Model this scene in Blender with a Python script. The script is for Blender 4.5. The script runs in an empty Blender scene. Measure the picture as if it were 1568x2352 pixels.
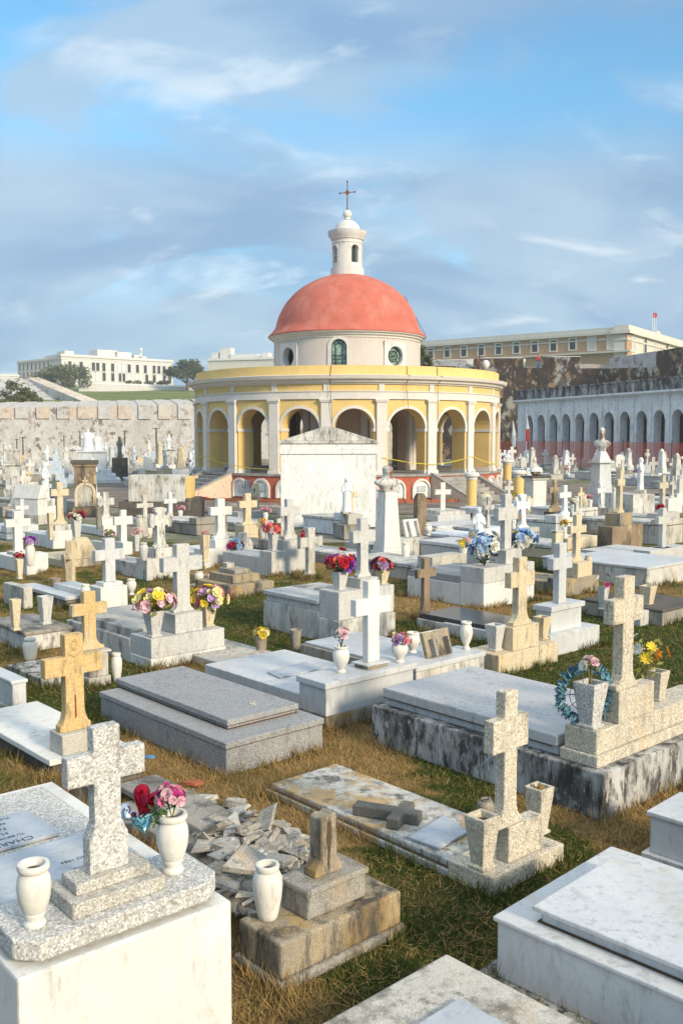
import bpy, math, random
import numpy as np
from math import sin, cos, pi, radians, sqrt, atan, atan2
from mathutils import Vector, Matrix
random.seed(7)
SC = bpy.context.scene
COL = SC.collection
# ---------------------------------------------------------------- camera
CH = 2.8                       # eye height
F = 2200.0                     # focal length in units of a 1568 px wide picture
TH = atan(0.08)                # downward pitch
cd = bpy.data.cameras.new('camera'); cam = bpy.data.objects.new('camera', cd); COL.objects.link(cam)
cd.sensor_fit = 'HORIZONTAL'; cd.sensor_width = 36.0; cd.lens = 36.0 * F / 1568.0
cd.clip_start = 0.1; cd.clip_end = 4000
cam.location = (0, 0, CH); cam.rotation_euler = (pi/2 - TH, 0, 0)
SC.camera = cam
# ---------------------------------------------------------------- light
SUN_DIR = Vector((0.70, -0.71, 0)).normalized()
SUN_EL = radians(23)
SC.view_settings.view_transform = 'Standard'; SC.view_settings.look = 'None'
SC.view_settings.exposure = 0.9; SC.view_settings.gamma = 1.0
w = bpy.data.worlds.new('World'); SC.world = w; w.use_nodes = True
nt = w.node_tree; nt.nodes.clear()
def wn(t, **k):
    n = nt.nodes.new(t)
    for a, b in k.items(): setattr(n, a, b)
    return n
def wl(a, b): nt.links.new(a, b)
sky = wn('ShaderNodeTexSky', sky_type='NISHITA', sun_disc=False)
sky.sun_elevation = SUN_EL; sky.sun_rotation = atan2(SUN_DIR.x, SUN_DIR.y)
sky.air_density = 1.0; sky.dust_density = 0.6; sky.ozone_density = 2.2; sky.altitude = 10
tc = wn('ShaderNodeTexCoord')
sep = wn('ShaderNodeSeparateXYZ'); wl(tc.outputs['Generated'], sep.inputs[0])
def wmath(op, a, b=None, c=None):
    n = wn('ShaderNodeMath', operation=op)
    for i, v in enumerate((a, b, c)):
        if v is None: continue
        if isinstance(v, (int, float)): n.inputs[i].default_value = v
        else: wl(v, n.inputs[i])
    return n.outputs[0]
zc = wmath('MAXIMUM', sep.outputs[2], 0.0)
den = wmath('ADD', zc, 0.55)
cx = wmath('DIVIDE', sep.outputs[0], den); cy = wmath('DIVIDE', sep.outputs[1], den)
comb = wn('ShaderNodeCombineXYZ'); wl(cx, comb.inputs[0]); wl(cy, comb.inputs[1])
mp = wn('ShaderNodeMapping'); wl(comb.outputs[0], mp.inputs[0])
mp.inputs['Rotation'].default_value = (0, 0, radians(28)); mp.inputs['Scale'].default_value = (1.0, 2.1, 1); mp.inputs['Location'].default_value = (9.9, 9.2, 0)
def wnoise(scale, det, rough, dist, loc=None):
    n = wn('ShaderNodeTexNoise'); n.inputs['Scale'].default_value = scale; n.inputs['Detail'].default_value = det
    n.inputs['Roughness'].default_value = rough; n.inputs['Distortion'].default_value = dist
    wl(mp.outputs[0], n.inputs['Vector']); return n.outputs['Fac']
def wrange(v, a, b, c=0.0, d=1.0):
    n = wn('ShaderNodeMapRange', interpolation_type='SMOOTHSTEP'); n.inputs[1].default_value = a; n.inputs[2].default_value = b
    n.inputs[3].default_value = c; n.inputs[4].default_value = d; wl(v, n.inputs[0]); return n.outputs[0]
def wmix(f, a, b):
    n = wn('ShaderNodeMix', data_type='RGBA')
    if isinstance(f, (int, float)): n.inputs[0].default_value = f
    else: wl(f, n.inputs[0])
    for s, v in ((n.inputs[6], a), (n.inputs[7], b)):
        if isinstance(v, tuple): s.default_value = (*v, 1)
        else: wl(v, s)
    return n.outputs[2]
cover = wrange(wnoise(2.2, 6, 0.5, 0.5), 0.44, 0.60)
midband = wmath('MULTIPLY', wrange(sep.outputs[2], 0.325, 0.235), wrange(wnoise(2.6, 4, 0.5, 0.6), 0.26, 0.46))
lowband = wrange(sep.outputs[2], 0.24, 0.10)
cover = wmath('MAXIMUM', wmath('MULTIPLY', cover, 0.8), wmath('MAXIMUM', wmath('MULTIPLY', midband, 0.94), wmath('MULTIPLY', lowband, 0.94)))
shade = wrange(wnoise(3.0, 5, 0.50, 0.5), 0.36, 0.64)
bright = wrange(wnoise(5.0, 9, 0.55, 0.4), 0.53, 0.72)
skc = wn('ShaderNodeMix', data_type='RGBA', blend_type='MULTIPLY'); skc.inputs[0].default_value = 1.0
wl(sky.outputs[0], skc.inputs[6]); skc.inputs[7].default_value = (0.66, 1.10, 1.15, 1)
cl = wmix(shade, (1.4, 2.25, 3.4), (2.35, 3.2, 4.05))
cl = wmix(wmath('MULTIPLY', bright, 0.75), cl, (4.8, 5.2, 5.4))
skyc0 = wmix(cover, skc.outputs[2], cl)
lift = wrange(sep.outputs[2], 0.42, 0.75, 1.0, 1.75)       # unseen sky above the view, brightened to add light on the tomb tops
skyc0 = wmix(wrange(sep.outputs[2], 0.42, 0.70), skyc0, (3.0, 3.3, 3.6))  # the same overhead part whitened, so the added light is neutral
sc3 = wn('ShaderNodeVectorMath', operation='SCALE'); wl(skyc0, sc3.inputs[0]); wl(lift, sc3.inputs['Scale']); skyc = sc3.outputs[0]
bg = wn('ShaderNodeBackground'); wl(skyc, bg.inputs[0]); bg.inputs[1].default_value = 0.108
out = wn('ShaderNodeOutputWorld'); wl(bg.outputs[0], out.inputs[0])
sd = bpy.data.lights.new('sun', 'SUN'); sun = bpy.data.objects.new('sun', sd); COL.objects.link(sun)
sd.energy = 2.6; sd.angle = radians(10.0); sd.color = (1.0, 0.83, 0.60)
sv = Vector((SUN_DIR.x*cos(SUN_EL), SUN_DIR.y*cos(SUN_EL), sin(SUN_EL)))
sun.rotation_euler = sv.to_track_quat('Z', 'Y').to_euler()
SC.cycles.max_bounces = 6; SC.cycles.diffuse_bounces = 3; SC.cycles.glossy_bounces = 2; SC.cycles.transparent_max_bounces = 6
# ---------------------------------------------------------------- picture <-> ground
def G(px, py, z=0.0):
    X = (px-784)/F; U = -(py-1176)/F
    ry = cos(TH)+U*sin(TH); rz = -sin(TH)+U*cos(TH)
    t = (z-CH)/rz
    return Vector((X*t, ry*t, z))
def ZT(P, py):
    U = -(py-1176)/F
    return CH + P.y*(U*cos(TH)-sin(TH))/(cos(TH)+U*sin(TH))
def fwd(P, z=None):
    z = P.z if z is None else z
    return P.y*cos(TH)-(z-CH)*sin(TH)
def solve(P, d, px, z):            # length along direction d from P (at height z) that reaches picture column px
    k = (px-784)/F; h = z-CH
    return (k*(P.y*cos(TH)-h*sin(TH))-P.x)/(d.x-k*d.y*cos(TH))
def atD(px, dist, z=0.0):          # point in column px at ground distance dist
    return Vector(((px-784)/F*dist, dist, z))
# ---------------------------------------------------------------- materials
MATS = {}
class NM:
    def __init__(s, name, rough=0.8, spec=0.3):
        s.m = bpy.data.materials.new(name); s.m.use_nodes = True; s.t = s.m.node_tree
        s.b = s.t.nodes['Principled BSDF']; s.b.inputs['Roughness'].default_value = rough
        s.b.inputs['Specular IOR Level'].default_value = spec
        g = s.t.nodes.new('ShaderNodeNewGeometry'); s.pos = g.outputs['Position']; s.geo = g
    def n(s, t, **k):
        n = s.t.nodes.new(t)
        for a, b in k.items(): setattr(n, a, b)
        return n
    def l(s, a, b): s.t.links.new(a, b)
    def vec(s, scale=(1, 1, 1), loc=(0, 0, 0), src=None):
        m = s.n('ShaderNodeMapping'); m.inputs['Scale'].default_value = scale; m.inputs['Location'].default_value = loc
        s.l(src or s.pos, m.inputs[0]); return m.outputs[0]
    def noise(s, scale, det=4, rough=.55, dist=0, v=None):
        n = s.n('ShaderNodeTexNoise'); n.inputs['Scale'].default_value = scale; n.inputs['Detail'].default_value = det
        n.inputs['Roughness'].default_value = rough; n.inputs['Distortion'].default_value = dist
        s.l(v or s.pos, n.inputs['Vector']); return n.outputs['Fac']
    def vor(s, scale, v=None, feature='F1', out='Color'):
        n = s.n('ShaderNodeTexVoronoi', feature=feature); n.inputs['Scale'].default_value = scale
        s.l(v or s.pos, n.inputs['Vector']); return n.outputs[out]
    def rng(s, v, a, b, c=0., d=1.):
        n = s.n('ShaderNodeMapRange'); n.inputs[1].default_value = a; n.inputs[2].default_value = b
        n.inputs[3].default_value = c; n.inputs[4].default_value = d; s.l(v, n.inputs[0]); return n.outputs[0]
    def math(s, op, a, b=None):
        n = s.n('ShaderNodeMath', operation=op)
        for i, v in enumerate((a, b)):
            if v is None: continue
            if isinstance(v, (int, float)): n.inputs[i].default_value = v
            else: s.l(v, n.inputs[i])
        return n.outputs[0]
    def mix(s, f, a, b, blend='MIX'):
        n = s.n('ShaderNodeMix', data_type='RGBA', blend_type=blend)
        if isinstance(f, (int, float)): n.inputs[0].default_value = f
        else: s.l(f, n.inputs[0])
        for q, v in ((n.inputs[6], a), (n.inputs[7], b)):
            if isinstance(v, tuple): q.default_value = (*v, 1)
            else: s.l(v, q)
        return n.outputs[2]
    def done(s, colr, bump=None, bs=.3, bd=.01):
        if isinstance(colr, tuple): s.b.inputs['Base Color'].default_value = (*colr, 1)
        else: s.l(colr, s.b.inputs['Base Color'])
        if bump is not None:
            q = s.n('ShaderNodeBump'); q.inputs['Strength'].default_value = bs; q.inputs['Distance'].default_value = bd
            s.l(bump, q.inputs['Height']); s.l(q.outputs[0], s.b.inputs['Normal'])
        return s.m
def sepr(m, c):
    n = m.n('ShaderNodeSeparateColor'); m.l(c, n.inputs[0]); return n.outputs
def stone(name, base, alt, speck=None, stains=(), rough=.85, bs=.35, spec=.25, veins=None, grime=.5, edge=.7):
    """speck=(dark, light, scale, share dark, share light); stains=[(colour, scale, lo, hi, vertical squash, strength)]"""
    m = NM(name, rough, spec)
    c = m.mix(m.rng(m.noise(1.7, 6, .6), .36, .64), base, alt)
    fine = m.noise(38, 5, .65)
    c = m.mix(m.rng(fine, .3, .7, 0, .14), c, (base[0]*.55, base[1]*.55, base[2]*.55))
    if speck:
        d, li, sc, a, b = speck
        sc *= 1.9; d = tuple(x*.6+y*.4 for x, y in zip(d, base)); li = tuple(x*.7+y*.3 for x, y in zip(li, base))
        r = sepr(m, m.vor(sc))
        c = m.mix(m.rng(r[0], a, a-.03, 0, .9), c, d)
        c = m.mix(m.rng(r[1], 1-b, 1-b+.03, 0, .9), c, li)
        r2 = sepr(m, m.vor(sc*2.3, m.vec((1, 1, 1), (3, 5, 7))))
        c = m.mix(m.rng(r2[0], a*.8, a*.8-.03, 0, .6), c, d)
    if veins:
        v = m.noise(2.2, 8, .6, 1.6)
        a = m.math('ABSOLUTE', m.math('SUBTRACT', v, .5))
        c = m.mix(m.rng(a, .012, 0, 0, .55), c, veins)
        c = m.mix(m.rng(m.noise(1.1, 4, .6, .8), .45, .75, 0, .5), c, veins)
    for i, (sc_, scale, lo, hi, sq, stg) in enumerate(stains):
        v = m.vec((1, 1, sq), (i*3.7+1, i*5.1, i*2.3))
        sh = 0 if sq >= .65 or lo < .5 else .035
        c = m.mix(m.rng(m.noise(scale, 9, .68, .15, v), lo-sh, hi-sh, 0, stg), c, sc_)
    if grime:
        gm = m.math('MULTIPLY', m.rng(m.noise(16, 10, .72, .1, m.vec((1, 1, .28), (9, 2, 4))), .52, .62), m.rng(m.noise(1.6, 5, .6, .3, m.vec((1, 1, .6), (2, 7, 1))), .42, .58))
        c = m.mix(m.math('MULTIPLY', gm, grime*1.35), c, (.085, .08, .07))
        st = m.math('MULTIPLY', m.rng(m.noise(11, 7, .6, .05, m.vec((1, 1, .07), (5, 1, 8))), .54, .66), m.rng(m.noise(2.3, 4, .6, 0, m.vec((1, 1, .5), (7, 7, 2))), .42, .60))
        c = m.mix(m.math('MULTIPLY', st, grime*.9), c, (.17, .16, .14))
        c = m.mix(m.math('MULTIPLY', m.rng(m.noise(4.5, 8, .7, .6, m.vec((1, 1, .5), (12, 3, 8))), .56, .70), grime*.3), c, (.38, .31, .21))
        if edge:                                   # weathered arrises
            bv = m.n('ShaderNodeBevel'); bv.samples = 4; bv.inputs['Radius'].default_value = .02
            dt = m.n('ShaderNodeVectorMath', operation='DOT_PRODUCT'); m.l(bv.outputs[0], dt.inputs[0]); m.l(m.geo.outputs['Normal'], dt.inputs[1])
            em = m.math('MULTIPLY', m.rng(dt.outputs['Value'], .985, .90), m.rng(m.noise(7, 8, .7, .2, m.vec((1, 1, 1), (4, 4, 4))), .44, .60))
            c = m.mix(m.math('MULTIPLY', em, edge), c, (.14, .125, .10))
    h = m.mix(.35, m.noise(90, 3, .6), m.noise(9, 6, .6))
    MATS[name] = m.done(c, h, bs, .012); return MATS[name]
stone_later = 1
BLK = (.035, .033, .03); OCH = (.42, .26, .10); GRY = (.22, .215, .2); RUST = (.33, .13, .03)
stone('white_paint', (.73, .72, .68), (.64, .635, .60), None, [((.36, .34, .29), 2.4, .57, .78, .3, .55), (GRY, 7, .60, .74, .35, .5)], .8, .2, grime=0.18)
stone('mausoleum_white', (.82, .82, .80), (.77, .77, .75), None, [((.45, .47, .42), 2.0, .58, .72, .3, .5)], .8, .15, grime=.25, edge=.5)
stone('bust_stone', (.62, .61, .57), (.54, .54, .51), None, [((.16, .06, .04), 9, .56, .62, .3, .9)], .85, .2, edge=0)
stone('white_worn', (.66, .65, .61), (.52, .51, .47), None, [(GRY, 3.2, .53, .68, .3, .7), (BLK, 6, .57, .68, .35, .75), (OCH, 2.1, .57, .74, .5, .45)], .9, .4)
stone('white_marble', (.62, .63, .63), (.52, .54, .55), None, [((.48, .38, .25), 2.2, .59, .76, .6, .5), (GRY, 4.5, .60, .75, .5, .4)], .38, .06, .5, (.46, .48, .50), grime=0.26)
stone('gray_marble', (.52, .55, .58), (.42, .45, .49), None, [(GRY, 2.2, .52, .8, .6, .6)], .4, .06, .5, (.30, .33, .37), grime=0.15)
stone('gray_granite', (.30, .30, .30), (.25, .25, .255), ((.09, .09, .095), (.58, .58, .57), 120, .30, .28), [((.42, .36, .24), 2.5, .60, .8, .5, .35)], .55, .12, .4, grime=0.35)
stone('light_granite', (.46, .47, .48), (.40, .41, .42), ((.2, .2, .2), (.62, .62, .62), 110, .2, .28), [((.36, .33, .26), 2.5, .60, .8, .5, .4)], .6, .15, .35, grime=0.3)
stone('pale_granite', (.56, .555, .53), (.50, .50, .475), ((.20, .19, .18), (.74, .73, .70), 95, .26, .3), [((.30, .29, .26), 3, .60, .8, .4, .45), (OCH, 2.3, .62, .82, .5, .3)], .7, .2, .3, grime=0.35)
stone('terrazzo', (.53, .52, .49), (.45, .44, .42), ((.13, .12, .11), (.82, .81, .77), 62, .24, .3), [((.36, .33, .27), 4, .60, .8, .4, .4)], .75, .25, .3, grime=0.3)
stone('terrazzo_dark', (.50, .48, .43), (.42, .40, .36), ((.12, .11, .10), (.72, .70, .64), 85, .32, .28), [((.36, .27, .15), 5, .54, .74, .5, .5), (BLK, 4, .62, .78, .6, .6)], .8, .25, .3)
stone('beige_granite', (.66, .56, .38), (.60, .50, .33), ((.24, .17, .10), (.78, .71, .56), 90, .22, .25), [((.60, .36, .12), 3, .56, .76, .4, .5)], .75, .2, .3)
stone('beige_speckled', (.56, .50, .39), (.50, .44, .34), ((.10, .08, .07), (.78, .74, .64), 58, .17, .25), [((.56, .36, .14), 3, .56, .76, .4, .55), (BLK, 3.3, .62, .76, .5, .55)], .8, .3, .3)
stone('yellow_stone', (.62, .44, .20), (.55, .38, .16), ((.36, .22, .08), (.76, .62, .38), 80, .2, .2), [((.50, .24, .05), 3.5, .56, .74, .3, .5), ((.74, .66, .5), 2, .56, .74, .5, .5)], .85, .3)
stone('concrete', (.34, .32, .28), (.25, .24, .215), ((.12, .11, .10), (.52, .50, .44), 110, .2, .2), [(BLK, 2.6, .52, .66, .4, .75), (OCH, 2.4, .55, .7, .3, .45)], .95, .6)
stone('concrete_pale', (.56, .54, .48), (.46, .44, .39), ((.22, .2, .18), (.66, .63, .57), 110, .15, .2), [(BLK, 3, .56, .68, .35, .7), (OCH, 2.4, .58, .76, .3, .4)], .95, .5)
stone('ochre_concrete', (.38, .30, .18), (.27, .245, .20), ((.15, .12, .09), (.55, .48, .37), 110, .15, .2), [(GRY, 2.6, .48, .62, .3, .75), (BLK, 4.5, .54, .64, .3, .85), ((.46, .30, .11), 3.4, .55, .66, .35, .6)], .95, .6)
stone('black_stained', (.52, .52, .50), (.36, .36, .35), None, [(BLK, 11, .48, .58, .35, .9), (BLK, 3.2, .46, .60, .4, .85), ((.5, .48, .42), 18, .60, .68, .5, .8)], .95, .5)
stone('lichen_slab', (.60, .585, .53), (.42, .41, .38), ((.2, .19, .17), (.7, .69, .64), 110, .2, .25), [((.26, .25, .23), 9, .50, .60, 1, .8), (BLK, 5.5, .53, .62, 1, .75), ((.44, .29, .12), 2.3, .49, .57, 1, .85)], .95, .5)
stone('dark_stone', (.075, .068, .06), (.12, .105, .09), None, [((.3, .27, .2), 3.4, .60, .70, .4, .6)], .9, .5)
stone('brown_stone', (.24, .17, .11), (.32, .25, .17), None, [(BLK, 3.4, .50, .64, .4, .8), ((.60, .47, .27), 2.6, .60, .68, .5, .7)], .95, .6)
stone('dark_concrete', (.15, .145, .13), (.11, .105, .095), ((.06, .055, .05), (.24, .23, .2), 110, .2, .2), [((.3, .28, .2), 3, .58, .7, 1, .5)], .95, .6)
stone('black_granite', (.05, .052, .055), (.04, .04, .043), ((.02, .02, .02), (.14, .14, .15), 150, .2, .2), (), .18, .02, .5)
stone('rubble_stone', (.37, .35, .315), (.26, .25, .225), ((.25, .22, .19), (.62, .6, .55), 90, .15, .2), [((.40, .28, .14), 3, .55, .7, 1, .5)], .95, .6)
stone('blue_paint', (.52, .60, .68), (.46, .54, .62), None, [(GRY, 3, .58, .76, .4, .5)], .8, .2, edge=0)
stone('plaster_statue', (.72, .74, .76), (.64, .67, .70), None, [((.35, .34, .33), 7, .60, .78, .4, .4)], .8, .2, edge=0)
stone('urn_white', (.72, .70, .64), (.66, .64, .58), None, [((.42, .34, .22), 5, .58, .8, .5, .35)], .75, .2, edge=0, grime=0.2)
stone('urn_clay', (.60, .55, .42), (.52, .47, .35), None, [((.35, .18, .07), 6, .58, .74, .6, .6), (BLK, 5, .60, .74, .6, .5)], .85, .3, edge=0)
stone('yellow_wall', (.76, .55, .22), (.71, .50, .19), None, [((.42, .36, .20), 1.6, .62, .82, .25, .3)], .9, .15, grime=.12, edge=0)
stone('cream_trim', (.72, .68, .62), (.66, .62, .57), None, [((.36, .32, .28), 2.6, .62, .8, .3, .35)], .85, .2, grime=.12, edge=0)
stone('drum_wall', (.66, .58, .52), (.62, .55, .50), None, [((.45, .40, .36), 2, .62, .8, .25, .3)], .9, .2, grime=.12, edge=0)
stone('dome_red', (.56, .155, .105), (.47, .13, .09), None, [((.66, .30, .24), 1.2, .48, .7, .5, .5), ((.36, .11, .09), 2.6, .56, .72, .25, .45)], .85, .15, grime=.12, edge=0)
stone('base_red', (.50, .13, .075), (.44, .11, .065), None, [((.66, .42, .26), 2.5, .64, .72, .6, .6)], .9, .2, edge=0)
stone('peach_wall', (.72, .54, .42), (.68, .50, .38), None, [((.45, .38, .32), 3, .62, .8, .3, .3)], .9, .2, edge=0)
stone('core_wall', (.62, .45, .34), (.55, .40, .30), None, [((.3, .22, .16), 1.5, .55, .8, .3, .4)], .95, .2, grime=.12, edge=0)
stone('step_stone', (.38, .37, .34), (.30, .29, .27), None, [(BLK, 4, .55, .72, .5, .5)], .95, .4)
stone('cornice_trim', (.74, .69, .60), (.69, .64, .56), None, [(BLK, 2.6, .69, .74, .05, .6), ((.5, .44, .36), 3, .62, .8, .3, .3)], .9, .2, grime=.15, edge=0)
stone('arcade_white', (.80, .82, .82), (.72, .74, .75), None, [((.3, .3, .3), 1.4, .56, .75, .3, .5)], .9, .2, edge=0)
stone('arcade_parapet', (.46, .46, .45), (.25, .25, .25), None, [(BLK, 1.6, .42, .56, .35, .95)], .95, .4, edge=0)
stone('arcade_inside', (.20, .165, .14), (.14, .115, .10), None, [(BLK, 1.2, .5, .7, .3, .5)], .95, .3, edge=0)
stone('bastion_pale', (.60, .59, .57), (.50, .49, .48), None, [((.30, .23, .17), 1.15, .565, .58, .8, .7), ((.17, .12, .09), .75, .58, .592, .9, .9), ((.34, .32, .29), .35, .50, .72, .5, .6)], .95, .5, edge=0)
stone('bastion_patch', (.60, .51, .43), (.52, .42, .34), None, [((.28, .2, .15), 1.3, .58, .60, .8, .7), ((.56, .53, .48), .5, .52, .56, .8, .9)], .95, .5, edge=0)
stone('bastion_dark', (.05, .036, .028), (.10, .062, .038), None, [((.38, .25, .14), .75, .545, .565, .7, .9), ((.46, .42, .35), .42, .585, .60, .6, .95), ((.04, .03, .025), .9, .5, .56, .8, .8)], .98, .6, edge=0)
stone('bastion_top', (.62, .60, .56), (.54, .49, .43), None, [((.22, .17, .13), .7, .56, .60, .8, .6)], .95, .4, edge=0)
stone('barracks_tan', (.50, .32, .19), (.46, .29, .17), None, [((.3, .22, .15), .4, .6, .8, .5, .3)], .95, .1, grime=.12, edge=0)
stone('pale_building', (.68, .65, .57), (.62, .59, .52), None, [((.45, .42, .38), .25, .55, .8, .4, .35)], .95, .1, grime=.12, edge=0)
stone('brick_kerb', (.42, .13, .07), (.34, .10, .05), None, [(BLK, 9, .5, .7, 1, .5)], .95, .4, edge=0)
def plain(name, c, rough=.6, metal=0., spec=.4, var=.25, trans=0):
    m = NM(name, rough, spec); m.b.inputs['Metallic'].default_value = metal
    cc = m.mix(m.rng(m.noise(25, 4), .35, .65, 0, 1), c, tuple(x*(1-var) for x in c))
    MATS[name] = m.done(cc); return MATS[name]
plain('iron', (.045, .04, .035), .7); plain('rusty_iron', (.20, .075, .04), .8); plain('window_dark', (.035, .04, .045), .25, 0, .5)
plain('glass_green', (.16, .26, .22), .25, 0, .5, .5); plain('glass_pale', (.40, .50, .45), .3, 0, .5, .3); plain('lead_green', (.035, .07, .05), .6)
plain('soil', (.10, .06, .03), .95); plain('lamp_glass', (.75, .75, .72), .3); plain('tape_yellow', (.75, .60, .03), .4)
plain('foil_red', (.45, .01, .03), .12, .85, .6); plain('foil_silver', (.62, .68, .78), .12, .95, .6); plain('foil_teal', (.28, .60, .58), .15, .9, .6)
plain('ink', (.03, .03, .035), .6); plain('skin', (.45, .27, .18), .6); plain('cloth_red', (.45, .04, .04), .9); plain('cloth_blue', (.25, .38, .55), .9)
plain('cloth_teal', (.12, .32, .30), .9); plain('hair_dark', (.03, .02, .015), .7); plain('cloth_white', (.7, .7, .68), .9); plain('plastic_blue', (.08, .30, .60), .4)
plain('stem_green', (.06, .13, .03), .6); plain('leaf_green', (.07, .15, .035), .55); plain('leaf_olive', (.22, .22, .04), .6); plain('leaf_dark', (.02, .045, .015), .6)
plain('leaf_bluegreen', (.12, .27, .34), .6, 0, .4, .5); plain('bark', (.12, .09, .06), .95); plain('lettering', (.10, .11, .12), .8)
plain('brick_red', (.36, .11, .05), .9); plain('asphalt_gray', (.2, .19, .18), .95); plain('roof_gray', (.33, .33, .32), .9)
FC = dict(red=(.50, .01, .03), deepred=(.30, .01, .03), pink=(.75, .22, .35), palepink=(.80, .50, .55), coral=(.70, .13, .10), purple=(.25, .06, .42),
          lilac=(.52, .32, .60), yellow=(.80, .60, .05), paleyellow=(.78, .68, .30), white=(.80, .78, .70), blue=(.20, .38, .72), paleblue=(.42, .58, .80),
          orange=(.80, .30, .02), magenta=(.60, .05, .28), dry=(.40, .24, .08))
for k, c in FC.items(): plain('petal_'+k, c, .6, 0, .3, .3)
def foliage(name, a, b):
    m = NM(name, .7, .2); r = sepr(m, m.vor(1.6)); 
    MATS[name] = m.done(m.mix(m.rng(m.noise(.9, 5, .7), .35, .65), a, b)); return MATS[name]
foliage('foliage_dark', (.045, .07, .022), (.095, .12, .045)); foliage('foliage_olive', (.075, .09, .03), (.14, .15, .06))
# net, grass, path
m = NM('orange_net', .7, .2)
m.b.inputs['Alpha'].default_value = .5
MATS['orange_net'] = m.done(m.mix(m.rng(m.noise(2.5, 6), .4, .6), (.70, .13, .05), (.55, .09, .04)))
STRAW = [(620, 1745, 1.0), (440, 1765, .8), (760, 1700, .7), (600, 2290, .55), (780, 2235, .5), (880, 1745, .6), (1330, 1905, .6), (560, 1880, .8), (700, 1825, .7), (1480, 1870, .6), (980, 1400, 1.0), (560, 1290, 1.6), (980, 2130, .25), (330, 1735, .4), (830, 1960, .4)]
GREEN = [(960, 1790, .7), (900, 1990, .45), (1010, 2075, .6), (880, 2190, .5), (1450, 1500, 2.0), (640, 1450, 1.6), (300, 1690, .7), (980, 1720, .5), (820, 2290, .4), (1080, 1900, .5), (1350, 1960, .5), (100, 1600, 1.2), (1250, 1290, 2.2), (520, 1420, 1.2), (1100, 2160, .5), (980, 1640, .5)]
def grass_col(m):
    g = m.rng(m.noise(.8, 5, .65, .5, m.vec((1, 1, 0), (4.3, 1.2, 0))), .40, .60)
    wob = m.n('ShaderNodeVectorMath', operation='ADD'); m.l(m.pos, wob.inputs[0])
    nz = m.n('ShaderNodeTexNoise'); nz.inputs['Scale'].default_value = 2.2; nz.inputs['Detail'].default_value = 5; m.l(m.pos, nz.inputs['Vector'])
    sc_ = m.n('ShaderNodeVectorMath', operation='SCALE'); sc_.inputs['Scale'].default_value = 1.1; m.l(nz.outputs['Color'], sc_.inputs[0]); m.l(sc_.outputs[0], wob.inputs[1])
    for L_, sg in ((STRAW, -1.0), (GREEN, 1.0)):
        for px, py, r in L_:
            q = G(px, py)+Vector((.55, .55, 0)); d = m.n('ShaderNodeVectorMath', operation='DISTANCE'); m.l(wob.outputs[0], d.inputs[0]); d.inputs[1].default_value = (q.x, q.y, .5)
            g = m.math('ADD', g, m.rng(d.outputs['Value'], r*1.6, r*.7, 0, sg*1.2))
    g = m.math('MINIMUM', m.math('MAXIMUM', g, 0.0), 1.0)
    c = m.mix(g, (.40, .255, .105), (.045, .075, .011))
    c = m.mix(m.rng(m.noise(1.9, 6, .65, .4, m.vec((1, 1, 0), (8, 3, 0))), .54, .68, 0, .6), c, (.20, .125, .06))
    c = m.mix(m.rng(m.noise(5.5, 6, .7), .48, .70, 0, .6), c, (.11, .12, .03))
    c = m.mix(m.rng(m.noise(45, 4, .7), .46, .66, 0, .65), c, (.035, .035, .012))
    return c
m = NM('turf', .95, .1); MATS['turf'] = m.done(grass_col(m), m.noise(60, 6, .8), .9, .04)
m = NM('grass_blade', .8, .15)
r = sepr(m, m.vor(55)); c = grass_col(m)
c = m.mix(m.rng(r[0], .5, .9, .0, .35), c, (.11, .15, .025)); c = m.mix(m.rng(r[1], .8, .9, 0, .45), c, (.42, .28, .11)); MATS['grass_blade'] = m.done(c)
m = NM('straw', .9, .15); r = sepr(m, m.vor(70)); MATS['straw'] = m.done(m.mix(r[0], (.40, .255, .10), (.22, .135, .05)))
m = NM('far_ground', .95, .1)
c = m.mix(m.rng(m.noise(.22, 5, .6), .40, .60), (.26, .235, .20), (.11, .12, .045)); c = m.mix(m.rng(m.noise(1.5, 5, .7), .5, .7, 0, .6), c, (.40, .38, .34)); MATS['far_ground'] = m.done(c, m.noise(10), .3, .03)
m = NM('hill_grass', .95, .1); MATS['hill_grass'] = m.done(m.mix(m.rng(m.noise(.08, 6, .7), .4, .6), (.10, .15, .035), (.20, .21, .07)), m.noise(4), .5, .1)
m = NM('path', .95, .15)
c = m.mix(m.rng(m.noise(.9, 6, .65), .38, .62), (.15, .12, .10), (.24, .20, .165)); c = m.mix(m.rng(m.noise(.35, 5, .6, .5), .60, .64, 0, .8), c, (.42, .40, .36)); MATS['path'] = m.done(c, m.noise(30), .4, .02)
m = NM('stained_glass', .3, .5); r = sepr(m, m.vor(9)); MATS['stained_glass'] = m.done(m.mix(r[0], (.10, .18, .15), (.36, .48, .42)))
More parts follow.
